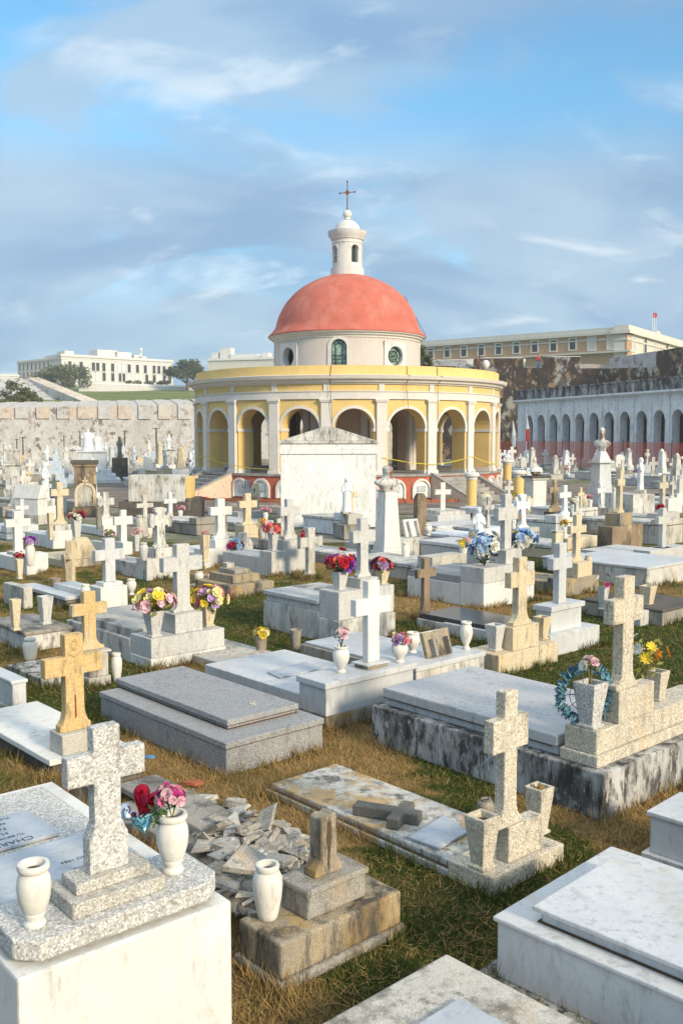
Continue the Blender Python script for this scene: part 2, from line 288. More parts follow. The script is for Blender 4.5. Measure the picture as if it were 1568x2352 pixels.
# ---------------------------------------------------------------- mesh builder
class MB:
    def __init__(s): s.v = []; s.f = []
    def add(s, vs, fs, M=None):
        o = len(s.v)
        s.v += [tuple(M @ Vector(p)) for p in vs] if M is not None else [tuple(p) for p in vs]
        s.f += [tuple(i+o for i in f) for f in fs]
    def box(s, x0, x1, y0, y1, z0, z1, t=0, M=None, ty=None):      # t, ty: taper of the top
        ty = t if ty is None else ty
        vs = [(x0, y0, z0), (x1, y0, z0), (x1, y1, z0), (x0, y1, z0), (x0+t, y0+ty, z1), (x1-t, y0+ty, z1), (x1-t, y1-ty, z1), (x0+t, y1-ty, z1)]
        s.add(vs, [(0, 3, 2, 1), (4, 5, 6, 7), (0, 1, 5, 4), (1, 2, 6, 5), (2, 3, 7, 6), (3, 0, 4, 7)], M); return s
    def prism(s, poly, y0, y1, M=None):                      # polygon in XZ, extruded in Y
        n = len(poly)
        vs = [(x, y0, z) for x, z in poly]+[(x, y1, z) for x, z in poly]
        s.add(vs, [tuple(range(n)), tuple(range(2*n-1, n-1, -1))]+[(i, i+n, (i+1) % n+n, (i+1) % n) for i in range(n)], M); return s
    def prismz(s, poly, z0, z1, M=None):
        n = len(poly)
        vs = [(x, y, z0) for x, y in poly]+[(x, y, z1) for x, y in poly]
        s.add(vs, [tuple(range(n-1, -1, -1)), tuple(range(n, 2*n))]+[(i, (i+1) % n, (i+1) % n+n, i+n) for i in range(n)], M); return s
    def lathe(s, prof, n=20, c=(0, 0, 0), rot=0, M=None, sx=1, sy=1, cap=True):
        vs = []; k = len(prof)
        for r, z in prof:
            for i in range(n):
                a = rot+2*pi*i/n; vs.append((c[0]+r*cos(a)*sx, c[1]+r*sin(a)*sy, c[2]+z))
        fs = [(j*n+i, j*n+(i+1) % n, (j+1)*n+(i+1) % n, (j+1)*n+i) for j in range(k-1) for i in range(n)]
        if cap: fs += [tuple(range(n-1, -1, -1)), tuple((k-1)*n+i for i in range(n))]
        s.add(vs, fs, M); return s
    def loft(s, secs, n=14, fold=0, fn=9, M=None):             # secs (z, cx, cy, rx, ry)
        vs = []
        for z, cx_, cy_, rx, ry in secs:
            for i in range(n):
                a = 2*pi*i/n; q = 1+fold*sin(a*fn+z*3)
                vs.append((cx_+rx*cos(a)*q, cy_+ry*sin(a)*q, z))
        k = len(secs)
        fs = [(j*n+i, j*n+(i+1) % n, (j+1)*n+(i+1) % n, (j+1)*n+i) for j in range(k-1) for i in range(n)]
        fs += [tuple(range(n-1, -1, -1)), tuple((k-1)*n+i for i in range(n))]
        s.add(vs, fs, M); return s
    def ball(s, c, r, n=12, m=8, sc=(1, 1, 1), M=None):
        vs = [(c[0], c[1], c[2]-r*sc[2])]
        for j in range(1, m):
            b = -pi/2+pi*j/m
            for i in range(n):
                a = 2*pi*i/n; vs.append((c[0]+r*cos(b)*cos(a)*sc[0], c[1]+r*cos(b)*sin(a)*sc[1], c[2]+r*sin(b)*sc[2]))
        vs.append((c[0], c[1], c[2]+r*sc[2])); t = len(vs)-1
        fs = [(0, 1+(i+1) % n, 1+i) for i in range(n)]
        fs += [(1+j*n+i, 1+j*n+(i+1) % n, 1+(j+1)*n+(i+1) % n, 1+(j+1)*n+i) for j in range(m-2) for i in range(n)]
        fs += [(t, 1+(m-2)*n+i, 1+(m-2)*n+(i+1) % n) for i in range(n)]
        s.add(vs, fs, M); return s
    def tube(s, p, q, r, r2=None, n=8):
        p = Vector(p); q = Vector(q); d = q-p; L = d.length
        M = Matrix.Translation(p) @ d.to_track_quat('Z', 'Y').to_matrix().to_4x4()
        return s.lathe([(r, 0), (r2 if r2 is not None else r, L)], n, M=M)
    def build(s, name, mat, parent=None, bevel=0, smooth=False, loc=None, rz=0, auto=True):
        me = bpy.data.meshes.new(name); me.from_pydata(s.v, [], s.f); me.update()
        me.materials.append(MATS[mat] if isinstance(mat, str) else mat)
        if smooth: me.polygons.foreach_set('use_smooth', [True]*len(me.polygons))
        o = bpy.data.objects.new(name, me); COL.objects.link(o)
        if parent: o.parent = parent
        if loc is not None: o.location = loc
        o.rotation_euler[2] = rz
        if bevel:
            b = o.modifiers.new('bevel', 'BEVEL'); b.width = bevel; b.segments = 2; b.limit_method = 'ANGLE'; b.angle_limit = radians(40)
        return o
def tag(o, label=None, cat=None, group=None, kind=None):
    if label: o['label'] = label
    if cat: o['category'] = cat
    if group: o['group'] = group
    if kind: o['kind'] = kind
    return o
def empty(name, loc, rz=0, label=None, cat=None, group=None):
    o = bpy.data.objects.new(name, None); COL.objects.link(o); o.location = loc; o.rotation_euler[2] = rz; o.empty_display_size = .1
    return tag(o, label, cat, group)
AZ = 42.0
OCC = []      # occupied footprints on the ground: centre, half sizes, direction
def occ(P, u, v, W, L, m=.15): OCC.append((P+u*W/2+v*L/2, W/2+m, L/2+m, u, v))
def free(c, r):
    for C, a, b, u, v in OCC:
        d = c-C
        if abs(d.dot(u)) < a+r and abs(d.dot(v)) < b+r: return False
    return True
def uv(az): a = radians(az); return Vector((cos(a), sin(a), 0)), Vector((-sin(a), cos(a), 0))
class Tomb: pass
def tomb(label, c, pl, pr, body, head=None, hd=.4, az=AZ, bev=.012, cat='tomb', L=None, W=None, name='tomb', group=None, z0=0, single=False, noocc=False):
    """c=(px,py,plane height) of the near corner. body/head: layers (inset, top, material, part name); top > 20 is a picture row"""
    P = G(*c); P.z = z0; u, v = uv(az)
    L = L or solve(P, v, pl, c[2]); W = W or solve(P, u, pr, c[2])
    t = Tomb(); t.P, t.u, t.v, t.L, t.W, t.az = P, u, v, L, W, az
    t.root = r = empty(name, P, radians(az), label, cat, group)
    if not noocc: occ(P, u, v, W, L)
    y0 = 0
    mbs = []
    if head:
        z = 0
        for ins, top, mat, nm in head:
            zt = ZT(P, top)-z0 if top > 20 else top
            mb = MB().box(ins, W-ins, ins, hd-(ins if ins < 0 else 0), z, zt); mbs.append((mb, nm, mat)); z = zt
        t.hz = z+z0; y0 = hd+.003
    z = 0
    for lay in body:
        ins, top, mat, nm = lay[:4]
        zt = ZT(P, top)-z0 if top > 20 else top
        mb = MB().box(ins, W-ins, (lay[4] if len(lay) > 4 else y0 if head else ins), L-ins, z, zt); mbs.append((mb, nm, mat)); z = zt
    t.bz = z+z0
    if not head: t.hz = t.bz
    for mb, nm, mat in mbs: mb.build(nm, mat, r, bev)
    t.hd = hd
    return t
def attach(c, p, nm):                # make the stacked block c a part of tomb p
    q = c.P-p.P; r = c.root; r.parent = p.root; r.location = (q.dot(p.u), q.dot(p.v), c.P.z-p.P.z); r.rotation_euler[2] = radians(c.az-p.az); r.name = nm
    for k_ in ('label', 'category', 'group'):
        if k_ in r: del r[k_]
    return c
def on(t, px, b, z):                 # point on tomb t at local depth b, picture column px
    Q = t.P+t.v*b; Q.z = z
    a = solve(Q, t.u, px, z)
    R = Q+t.u*a; R.z = z; return R
def cross_poly(H, S, th, za, ha, flare=0, fh=0, style=0, S2=None):
    h = th/2; s = S/2; a0 = za-ha/2; a1 = za+ha/2
    R = []
    if flare > 0:
        R += [(flare, 0), (flare, fh*.35)]
        for i in range(1, 5):
            t = i/4; R.append((flare+(h-flare)*sin(t*pi/2), fh*.35+(fh*1.5-fh*.35)*(1-cos(t*pi/2))))
    else: R.append((h, 0))
    if style == 1:
        b = ha*.22
        R += [(h, a0-b*.3), (h+b*.5, a0), (s-ha*.55, a0), (s-ha*.5, a0-b), (s-ha*.1, a0-b), (s, za-ha*.25), (s, za+ha*.25), (s-ha*.1, a1+b), (s-ha*.5, a1+b), (s-ha*.55, a1), (h+b*.5, a1), (h, a1+b*.5),
              (h, H-th*.55), (h+b, H-th*.5), (h+b, H-th*.12), (h*.5, H)]
    elif style == 2:
        R += [(h, a0), (s-.1*s, a0), (s, a0-ha*.12), (s, a1+ha*.12), (s-.1*s, a1), (h, a1), (h, H-.06*H), (h*1.15, H)]
    else: R += [(h, a0), (s, a0), (s, a1), (h, a1), (h, H)]
    return R+[(-x, z) for x, z in reversed(R)]
def cross(label, P, pyt, pw, mat, arm=None, th=.24, dp=.62, flare=0, fh=0, style=0, ped=None, az=AZ, group=None, bev=.008, tilt=0, name='stone_cross'):
    """P stands on its support (P.z). pyt: picture row of the top, pw: picture width of the arms; th: shaft / span, dp: depth / shaft.
    ped: layers (width, depth, top height or row, material) below the shaft"""
    k = fwd(P)/F; ca, sa = cos(radians(az)), sin(radians(az))
    S = pw*k/(ca+th*dp*abs(sa)); T = S*th; D = T*dp
    Ht = ZT(P, pyt)-P.z
    root = None
    zb = 0
    if ped:
        root = empty(name, P, radians(az), label, 'cross', group)
        lay = MB(); 
        for i, (w_, d_, top, pm) in enumerate(ped):
            zt = ZT(P, top)-P.z if top > 20 else zb+top
            tp = 0
            MB().box(-w_/2, w_/2, -d_/2, d_/2, zb, zt, tp).build('pedestal', pm, root, bev); zb = zt
    H = Ht-zb
    if arm: z1 = ZT(P, arm[0])-P.z-zb; z2 = ZT(P, arm[1])-P.z-zb; za, ha = (z1+z2)/2, abs(z1-z2)
    else: ha = T; za = H-S*.5+T*.15; za = max(za, H*.55)
    poly = cross_poly(H, S, T, za, ha, flare*S, fh*H, style)
    mb = MB().prism(poly, -D/2, D/2)
    if root:
        o = mb.build('cross', mat, root, bev); o.location = (0, 0, zb)
        if tilt: o.rotation_euler[1] = radians(tilt)
        return root
    o = mb.build(name, mat, None, bev, loc=P, rz=radians(az))
    if tilt: o.rotation_euler[1] = radians(tilt)
    return tag(o, label, 'cross', group)
URN = [(.55, 0), (.6, .03), (.55, .08), (.38, .12), (.40, .16), (.62, .26), (.90, .45), (1.0, .62), (.95, .76), (.74, .87), (.66, .90), (.80, .93), (.84, .97), (.8, 1.0), (.62, 1.0), (.56, .93), (.5, .8), (.02, .8)]
JAR = [(.55, 0), (.62, .02), (.72, .12), (.92, .40), (1.0, .62), (.96, .76), (.78, .86), (.70, .88), (.76, .90), (.80, .97), (.76, 1.0), (.58, 1.0), (.52, .92), (.5, .8), (.02, .8)]
TAPER = [(.80, 0), (.80, .06), (.62, .08), (.62, .10), (1.0, .93), (1.0, 1.0), (.70, 1.0), (.62, .86), (.02, .86)]
CUP = [(.62, 0), (.66, .03), (.70, .2), (.95, .94), (1.0, .95), (1.0, 1.0), (.80, 1.0), (.74, .88), (.02, .88)]
FOOTJ = [(.62, 0), (.68, .03), (.62, .07), (.52, .10), (.56, .15), (.66, .20), (.64, .23), (.72, .25), (.93, .45), (1.0, .62), (.95, .77), (.80, .85), (.76, .87), (.90, .90), (.95, .95), (.90, 1.0), (.70, 1.0), (.62, .93), (.5, .8), (.02, .8)]
POT = [(.45, 0), (.52, .03), (.80, .30), (1.0, .58), (.97, .74), (.75, .88), (.55, .92), (.58, .96), (.62, 1.0), (.46, 1.0), (.4, .9), (.02, .88)]
def vase(label, P, pyt, pw, kind='u', mat='urn_white', az=AZ, group=None, name='vase', foot=None, h=None):
    k = fwd(P)/F; r = pw*k/2; H = h or ZT(P, pyt)-P.z
    prof = dict(u=URN, j=JAR, a=FOOTJ, s=TAPER, c=CUP, p=POT)[kind]
    n = 4 if kind == 's' else 22
    f = 1.30*.76 if kind == 's' else 1
    mb = MB()
    root = empty(name, P, radians(az), label, 'vase', group)
    mb.lathe([(a*r*f*(1.12 if kind == 's' else 1), b*H) for a, b in prof], n, rot=pi/4 if kind == 's' else 0)
    o = mb.build('body', mat, root, .006 if kind == 's' else 0, smooth=(kind != 's'))
    if kind != 's':
        o.modifiers.new('es', 'EDGE_SPLIT').split_angle = radians(50)
    MB().lathe([(r*.5, 0), (r*.5, .01)], 12).build('soil', 'soil', root, loc=(0, 0, H*.86))
    return root, Vector((P.x, P.y, P.z+H*.95))
FM = {}
def flower_mesh(col, kind=0):
    if (col, kind) in FM: return FM[(col, kind)]
    rr = random.Random(hash(col) % 97+kind if False else sum(map(ord, col))+kind); mb = MB()
    lay = [(8, 1.0, .15), (7, .75, .5), (5, .5, .8), (3, .25, 1.0)] if kind == 0 else ([(11, 1.0, .1), (9, .8, .3)] if kind == 1 else [(6, 1.0, .25), (5, .55, .7)])
    for n, r, t in lay:
        for i in range(n):
            a = 2*pi*i/n+rr.random()*.5; w_ = (1.4 if kind != 1 else .8)*pi/n; e = r*(.9+.2*rr.random()); zt = t*r*.9+.1
            p = lambda ang, ra, z: (ra*cos(ang), ra*sin(ang), z)
            mb.add([(0, 0, .0), p(a-w_, e*.6, zt*.55), p(a-w_*.6, e*.95, zt*.95), p(a, e*1.02, zt*1.08), p(a+w_*.6, e*.95, zt*.9), p(a+w_, e*.6, zt*.55), p(a, e*.6, zt*.35)],
                   [(0, 1, 6), (1, 2, 6), (2, 3, 6), (3, 4, 6), (4, 5, 6), (5, 0, 6)])
    me = bpy.data.meshes.new('flower'); me.from_pydata(mb.v, [], mb.f); me.materials.append(MATS['petal_'+col]); FM[(col, kind)] = me
    return me
def leaf_clump(mb, c, r, n, ls, rr, zs=1.0, lean=0):
    for _ in range(n):
        d = Vector((rr.gauss(0, 1), rr.gauss(0, 1), rr.gauss(0, .8))).normalized()*(rr.random()**.4)*r; d.z *= zs
        p = Vector(c)+d; a = Vector((rr.gauss(0, 1), rr.gauss(0, 1), rr.gauss(0, .6))).normalized()*ls*(.6+.8*rr.random())
        b = a.cross(Vector((rr.gauss(0, 1), rr.gauss(0, 1), rr.gauss(0, 1)))).normalized()*ls*.32
        mb.add([p-a, p+b, p+a*1.1, p-b], [(0, 1, 2, 3)])
def bouquet(label, P, px_r, cols, n, leaf='leaf_green', kind=0, fs=.36, zs=.8, seed=1, group=None, nl=60, lift=.5, name='flower_bouquet'):
    k = fwd(P)/F; R = px_r*k; rr = random.Random(seed)
    root = empty(name, P, 0, label, 'flowers', group)
    mb = MB(); leaf_clump(mb, (0, 0, R*lift), R*1.02, nl, R*.26, rr, zs)
    for _ in range(8):
        a = rr.random()*6.28; mb.tube((0, 0, -R*.15), (cos(a)*R*.5, sin(a)*R*.5, R*(lift+.3)), R*.03, R*.02, 4)
    mb.build('leaves', leaf, root)
    for i in range(n):
        phi = i*2.399+rr.random()*.5; q = (i+.5)/n; el = (1-q*1.15); el = max(-.35, el)
        d = Vector((cos(phi)*sqrt(max(0, 1-el*el)), sin(phi)*sqrt(max(0, 1-el*el)), el))
        o = bpy.data.objects.new('flower', flower_mesh(cols[i % len(cols)], kind)); COL.objects.link(o); o.parent = root
        j = rr.uniform(.55, 1.12); o.location = Vector((d.x*R*j+rr.gauss(0, .08)*R, d.y*R*j, R*lift+d.z*R*j*zs+rr.gauss(0, .08)*R))
        s_ = R*fs*(.62+.5*rr.random()); o.scale = (s_, s_, s_); o.rotation_euler = d.to_track_quat('Z', 'Y').to_euler()
    return root
def statue_mb(H, hands=True, M=None, w=1.0):
    mb = MB(); q = H
    mb.loft([(0, 0, 0, .15*q*w, .12*q*w), (.05*q, 0, 0, .14*q*w, .11*q*w), (.3*q, 0, 0, .115*q*w, .095*q*w), (.5*q, 0, 0, .115*q*w, .09*q*w), (.64*q, 0, 0, .125*q*w, .085*q*w), (.76*q, 0, 0, .125*q*w, .075*q*w), (.815*q, 0, 0, .085*q*w, .06*q*w),
             (.85*q, 0, 0, .058*q, .06*q), (.90*q, 0, .005*q, .066*q, .07*q), (.95*q, 0, .005*q, .06*q, .065*q), (.985*q, 0, 0, .035*q, .04*q), (q, 0, 0, .008*q, .01*q)], 30, .05, 10, M)
    for s in (-1, 1):
        mb.tube((s*.12*q*w, 0, .74*q), (s*.15*q*w, -.04*q, .57*q), .04*q, .035*q) if M is None else None
        if M is None: mb.tube((s*.15*q*w, -.04*q, .57*q), (s*.03*q, -.10*q, .64*q), .033*q, .02*q)
    mb.ball((0, -.045*q, .90*q), .042*q, 10, 8, (1, .9, 1.25), M)
    return mb
def statue(label, P, pyt, mat='plaster_statue', rz=0, name='statue', ped=None, pedmat='concrete_pale', w=1.0, group=None):
    root = empty(name, P, rz, label, 'statue', group); zb = 0
    for (w_, d_, top) in (ped or []):
        zt = ZT(P, top)-P.z if top > 20 else zb+top
        MB().box(-w_/2, w_/2, -d_/2, d_/2, zb, zt).build('pedestal', pedmat, root, .01); zb = zt
    H = ZT(P, pyt)-P.z-zb
    mb = statue_mb(H, w=w); o = mb.build('figure', mat, root, smooth=True); o.location = (0, 0, zb)
    rm = o.modifiers.new('r', 'REMESH'); rm.mode = 'VOXEL'; rm.voxel_size = H*.011; rm.use_smooth_shade = True
    return root
# ================================================================ ground, path, hills
def sheet(name, pts, mat, z=0, kind='structure'):
    me = bpy.data.meshes.new(name); me.from_pydata([(x, y, z) for x, y in pts], [], [tuple(range(len(pts)))]); me.materials.append(MATS[mat])
    o = bpy.data.objects.new(name, me); COL.objects.link(o); tag(o, kind=kind); return o
sheet('ground', [(-900, -60), (900, -60), (900, 1500), (-900, 1500)], 'far_ground', -.02)
sheet('lawn', [(-14, -2), (15, -2), (15, 25), (-12, 25)], 'turf', 0)
RC = Vector((.287, 48.6, 0)); RW = 7.5
def annulus(name, r0, r1, z, mat, n=72, a0=0, a1=2*pi):
    vs, fs = [], []
    for i in range(n+1):
        a = a0+(a1-a0)*i/n
        vs += [(RC.x+r0*cos(a), RC.y+r0*sin(a), z), (RC.x+r1*cos(a), RC.y+r1*sin(a), z)]
    fs = [(2*i, 2*i+1, 2*i+3, 2*i+2) for i in range(n)]
    me = bpy.data.meshes.new(name); me.from_pydata(vs, [], fs); me.materials.append(MATS[mat]); o = bpy.data.objects.new(name, me); COL.objects.link(o)
    return tag(o, kind='structure')
annulus('path', 9.4, 14.6, .008, 'path')
annulus('grass_verge', 7.0, 9.3, .012, 'turf')
sheet('path', [(-45, 36.0), (-13.0, 40.5), (-13.0, 44.5), (-45, 40.0)], 'path', .004)
sheet('path', [(13.4, 45.5), (40, 41.0), (40, 46.5), (13.4, 50.5)], 'path', .004)
mb = MB(); n = 150
for i in range(n):
    a = 2*pi*i/n; M = Matrix.Translation((RC.x+9.34*cos(a), RC.y+9.34*sin(a), 0)) @ Matrix.Rotation(a, 4, 'Z')
    mb.box(-.07, .07, -.18, .18, 0, .09+.02*(i % 3), M=M)
tag(mb.build('kerb', 'brick_kerb', bevel=.008), kind='structure')
def hill(name, mat, prof, x0, x1, nx=30, amp=.4, seed=3):
    """prof: (y, z) rows"""
    rr = random.Random(seed); vs = []; m = len(prof)
    for j, (y, z) in enumerate(prof):
        for i in range(nx+1):
            vs.append((x0+(x1-x0)*i/nx, y, z+(rr.random()-.5)*amp*(0 < j < m-1)))
    fs = [(j*(nx+1)+i, j*(nx+1)+i+1, (j+1)*(nx+1)+i+1, (j+1)*(nx+1)+i) for j in range(m-1) for i in range(nx)]
    me = bpy.data.meshes.new(name); me.from_pydata(vs, [], fs); me.materials.append(MATS[mat]); me.polygons.foreach_set('use_smooth', [True]*len(fs))
    o = bpy.data.objects.new(name, me); COL.objects.link(o); return tag(o, kind='structure')
hill('hill', 'hill_grass', [(124, -1), (124.5, 6.9), (150, 8.6), (190, 10.9), (230, 13.2), (262, 14.8), (300, 18.2), (420, 18.4)], -190, 10)
hill('hill', 'hill_grass', [(128, -1), (128.5, 9.5), (150, 11.0), (260, 12), (420, 13)], 10.5, 260, seed=5)
# ================================================================ rotunda chapel
rot = empty('rotunda_chapel', RC, 0, 'round yellow arcaded chapel with a salmon dome and white lantern, raised on a red base', 'chapel')
PF = Vector((0, RC.y-RW, 0))
z_floor = ZT(PF, 1090); z_imp = ZT(PF, 984); z_arch = ZT(PF, 916); z_fr = ZT(PF, 897); z_co = ZT(PF, 878); z_ct = ZT(PF, 862); z_par = ZT(PF, 838)
PH0 = radians(-7.1); DP = 2*pi/20
def cyl(R, th, z): return (R*sin(th), -R*cos(th), z)
def ring(prof, name, mat, n=120, parent=rot, smooth=True, bevel=0, a0=0, a1=2*pi):
    mb = MB(); mb.lathe(prof, n, cap=False)
    o = mb.build(name, mat, parent, smooth=smooth)
    if smooth: o.modifiers.new('es', 'EDGE_SPLIT').split_angle = radians(35)
    return o
def arch_strip(mb, fmap, s0, s1, z0, z1, cs, hw, zs, d0, d1, n=14, sub=3, floor=False):
    """wall of thickness d0..d1 with one arched opening; fmap(s, z, d) -> point"""
    S = [s0+(cs-hw-s0)*i/sub for i in range(sub+1)]; S2 = [cs+hw+(s1-cs-hw)*i/sub for i in range(sub+1)]
    arc = [(cs-hw*cos(pi*i/n), zs+hw*sin(pi*i/n)) for i in range(n+1)]
    for d, fl in ((d0, 0), (d1, 1)):
        def q(a, b, c, e):
            p = [fmap(*a, d), fmap(*b, d), fmap(*c, d), fmap(*e, d)]
            mb.add(p, [(0, 1, 2, 3) if not fl else (3, 2, 1, 0)])
        for T in (S, S2):
            for i in range(sub): q((T[i], z0), (T[i+1], z0), (T[i+1], z1), (T[i], z1))
        for i in range(n): q(arc[i], arc[i+1], (arc[i+1][0], z1), (arc[i][0], z1))
    path = [(cs-hw, z0), *arc, (cs+hw, z0)]
    for a, b in zip(path, path[1:]): mb.add([fmap(*a, d0), fmap(*a, d1), fmap(*b, d1), fmap(*b, d0)], [(0, 1, 2, 3)])
def arch_trim(mb, fmap, cs, hw, zs, wd, d0, d1, n=16, z0=None):
    arc = [(cs-cos(pi*i/n)*hw, zs+sin(pi*i/n)*hw) for i in range(n+1)]; arc2 = [(cs-cos(pi*i/n)*(hw+wd), zs+sin(pi*i/n)*(hw+wd)) for i in range(n+1)]
    if z0 is not None: arc = [(cs-hw, z0)]+arc+[(cs+hw, z0)]; arc2 = [(cs-hw-wd, z0)]+arc2+[(cs+hw+wd, z0)]
    for i in range(len(arc)-1):
        a, b, c, e = arc[i], arc[i+1], arc2[i+1], arc2[i]
        mb.add([fmap(*a, d0), fmap(*b, d0), fmap(*c, d0), fmap(*e, d0)], [(3, 2, 1, 0)])
        mb.add([fmap(*e, d0), fmap(*c, d0), fmap(*c, d1), fmap(*e, d1)], [(0, 1, 2, 3)])
        mb.add([fmap(*b, d0), fmap(*a, d0), fmap(*a, d1), fmap(*b, d1)], [(0, 1, 2, 3)])
# base, floor
ring([(RW+.18, 0), (RW+.18, z_floor-.10)], 'base_wall', 'base_red')
ring([(0, z_floor), (RW+.24, z_floor), (RW+.24, z_floor-.10), (RW+.10, z_floor-.10)], 'floor', 'step_stone')
hwA = .86; am = lambda R: (lambda s, z, d: cyl(R+d, s/R, z))
mw = MB()
for k in range(20):
    c = (PH0+(k+.5)*DP)*RW; arch_strip(mw, am(RW), c-DP*RW/2, c+DP*RW/2, z_floor, z_fr, c, hwA, z_imp, 0, -.72)
mw.build('arcade_wall', 'yellow_wall', rot)
for k in range(20):
    ph = PH0+(k+.5)*DP; c = ph*RW
    mb = MB(); arch_trim(mb, am(RW), c, hwA, z_imp, .12, .05, 0)
    mb.build('arch_trim', 'cream_trim', rot)
    for s in (-1, 1):                             # imposts and bases wrap the jambs
        a = c+s*(hwA-.04); b = c+s*(hwA+.14); x0, x1 = min(a, b), max(a, b)
        for nm, z1_, z2_ in (('impost', z_imp-.13, z_imp+.01), ('jamb_base', z_floor, z_floor+.17)):
            vs = [am(RW)(x, z, d) for d in (.06, -.72) for z in (z1_, z2_) for x in (x0, x1)]
            mb = MB(); mb.add(vs, [(0, 1, 3, 2), (5, 4, 6, 7), (0, 4, 5, 1), (2, 3, 7, 6), (0, 2, 6, 4), (1, 5, 7, 3)]); mb.build(nm, 'cream_trim', rot)
    ph = PH0+k*DP
    mb = MB(); M = Matrix.Rotation(ph, 4, 'Z') @ Matrix.Translation((0, -RW, 0))
    zt = z_arch
    mb.box(-.22, .22, -.13, .06, z_floor+.17, zt-.14, M=M); mb.box(-.28, .28, -.19, .06, z_floor, z_floor+.10, M=M); mb.box(-.25, .25, -.16, .06, z_floor+.10, z_floor+.17, M=M)
    mb.box(-.26, .26, -.17, .06, zt-.14, zt-.08, M=M); mb.box(-.29, .29, -.2, .06, zt-.08, zt, M=M)
    mb.box(-.12, .12, -.07, .06, z_fr+.003, z_co, M=M)
    mb.build('pilaster', 'cream_trim', rot)
ring([(RW+.02, z_arch), (RW+.09, z_arch), (RW+.09, z_fr-.04), (RW+.13, z_fr-.04), (RW+.13, z_fr), (RW-.02, z_fr)], 'architrave', 'cream_trim')
ring([(RW+.02, z_fr), (RW+.02, z_co)], 'frieze', 'yellow_wall')
ring([(RW, z_co-.06), (RW+.10, z_co-.06), (RW+.12, z_co), (RW+.22, z_co+.02), (RW+.26, z_co+.12), (RW+.40, z_co+.15), (RW+.44, z_ct-.05), (RW+.46, z_ct), (RW-.02, z_ct+.06)], 'cornice', 'cornice_trim')
ring([(RW+.03, z_ct+.02), (RW+.03, z_par), (RW-.30, z_par+.01), (RW-.30, z_ct-.3)], 'parapet', 'yellow_wall')
ring([(RW-.25, z_co), (3.3, z_co+.12)], 'roof', 'roof_gray')
ring([(RW-.70, z_co-.25), (2.6, z_co-.25)], 'ceiling', 'core_wall')
ring([(RW-.72, z_floor), (RW-.72, z_fr)], 'inner_face', 'yellow_wall').location = (0, 0, -50)
bpy.data.objects.remove(bpy.data.objects['inner_face'])
# inner chapel core with four arched doorways
mc = MB(); RCo = 3.55
for k in range(8):
    ph = radians(-7+45*k); 
    if k % 2: arch_strip(mc, am(RCo), (ph-pi/8)*RCo, (ph+pi/8)*RCo, z_floor, z_co, ph*RCo, .95, z_floor+2.1, 0, -.5)
    else:
        for i in range(6):
            a = ph-pi/8+pi/4*i/6; b = a+pi/4/6
            mc.add([cyl(RCo, a, z_floor), cyl(RCo, b, z_floor), cyl(RCo, b, z_co), cyl(RCo, a, z_co)], [(0, 1, 2, 3)])
mc.build('chapel_wall', 'core_wall', rot)
for k in range(8):
    for s in (-1, 1):
        M = Matrix.Rotation(radians(-7+45*k+s*19.2), 4, 'Z') @ Matrix.Translation((0, -RCo, 0))
        MB().box(-.16, .16, -.12, .05, z_floor, z_co-.25, M=M).box(-.2, .2, -.16, .04, z_floor, z_floor+.22, M=M).build('wall_pilaster', 'cream_trim', rot)
# drum
P48 = Vector((0, RC.y-3.6, 0)); z_d = ZT(P48, 764); z_dt = ZT(P48, 754)
RD = 3.62
holes = []
md = MB(); dm = am(RD)
zb_ = z_co; zt_ = z_d
zr = ZT(Vector((0, RC.y-3.2, 0)), 816); rr_ = .46
def round_hole_wall(mb, fm, s0, s1, z0, z1, cs, zc_, r, d0, d1, n=24):
    pts = [(cs+r*cos(2*pi*i/n), zc_+r*sin(2*pi*i/n)) for i in range(n)]
    def outp(i):
        a = 2*pi*i/n; dx, dz = cos(a), sin(a); t = 1e9
        if dx > 1e-6: t = min(t, (s1-cs)/dx)
        if dx < -1e-6: t = min(t, (s0-cs)/dx)
        if dz > 1e-6: t = min(t, (z1-zc_)/dz)
        if dz < -1e-6: t = min(t, (z0-zc_)/dz)
        return (cs+dx*t, zc_+dz*t)
    for d in (d0, d1):
        for i in range(n):
            a, b, c, e = pts[i], pts[(i+1) % n], outp((i+1) % n), outp(i)
            mid = [((c[0]+a[0])/2, (c[1]+a[1])/2)]
            mb.add([fm(*a, d), fm(*b, d), fm(*c, d), fm(*e, d)], [(0, 1, 2, 3)])
    for i in range(n):
        a, b = pts[i], pts[(i+1) % n]; mb.add([fm(*a, d0), fm(*b, d0), fm(*b, d1), fm(*a, d1)], [(0, 1, 2, 3)])
wz0 = z_co; zwt = ZT(P48, 778)
for k in range(8):
    ph = radians(-6.5+45*k); c = ph*RD; e = DPd = pi/8*RD
    for j in range(4):
        for s in (-1, 1):
            a = c+s*(.70+(e-.70)*j/4); b = c+s*(.70+(e-.70)*(j+1)/4)
            md.add([dm(a, zb_, 0), dm(b, zb_, 0), dm(b, zt_, 0), dm(a, zt_, 0)], [(0, 1, 2, 3)])
    if k % 2 == 0: arch_strip(md, dm, c-.70, c+.70, zb_, zt_, c, .37, zwt-.37, 0, -.22, sub=2)
    else:
        round_hole_wall(md, dm, c-.70, c+.70, zr-.66, zr+.66, c, zr, rr_, 0, -.28)
        for za, zb2 in ((zb_, zr-.66), (zr+.66, zt_)):
            for j in range(4): md.add([dm(c-.7+.35*j, za, 0), dm(c-.7+.35*(j+1), za, 0), dm(c-.7+.35*(j+1), zb2, 0), dm(c-.7+.35*j, zb2, 0)], [(0, 1, 2, 3)])
md.build('drum', 'drum_wall', rot)
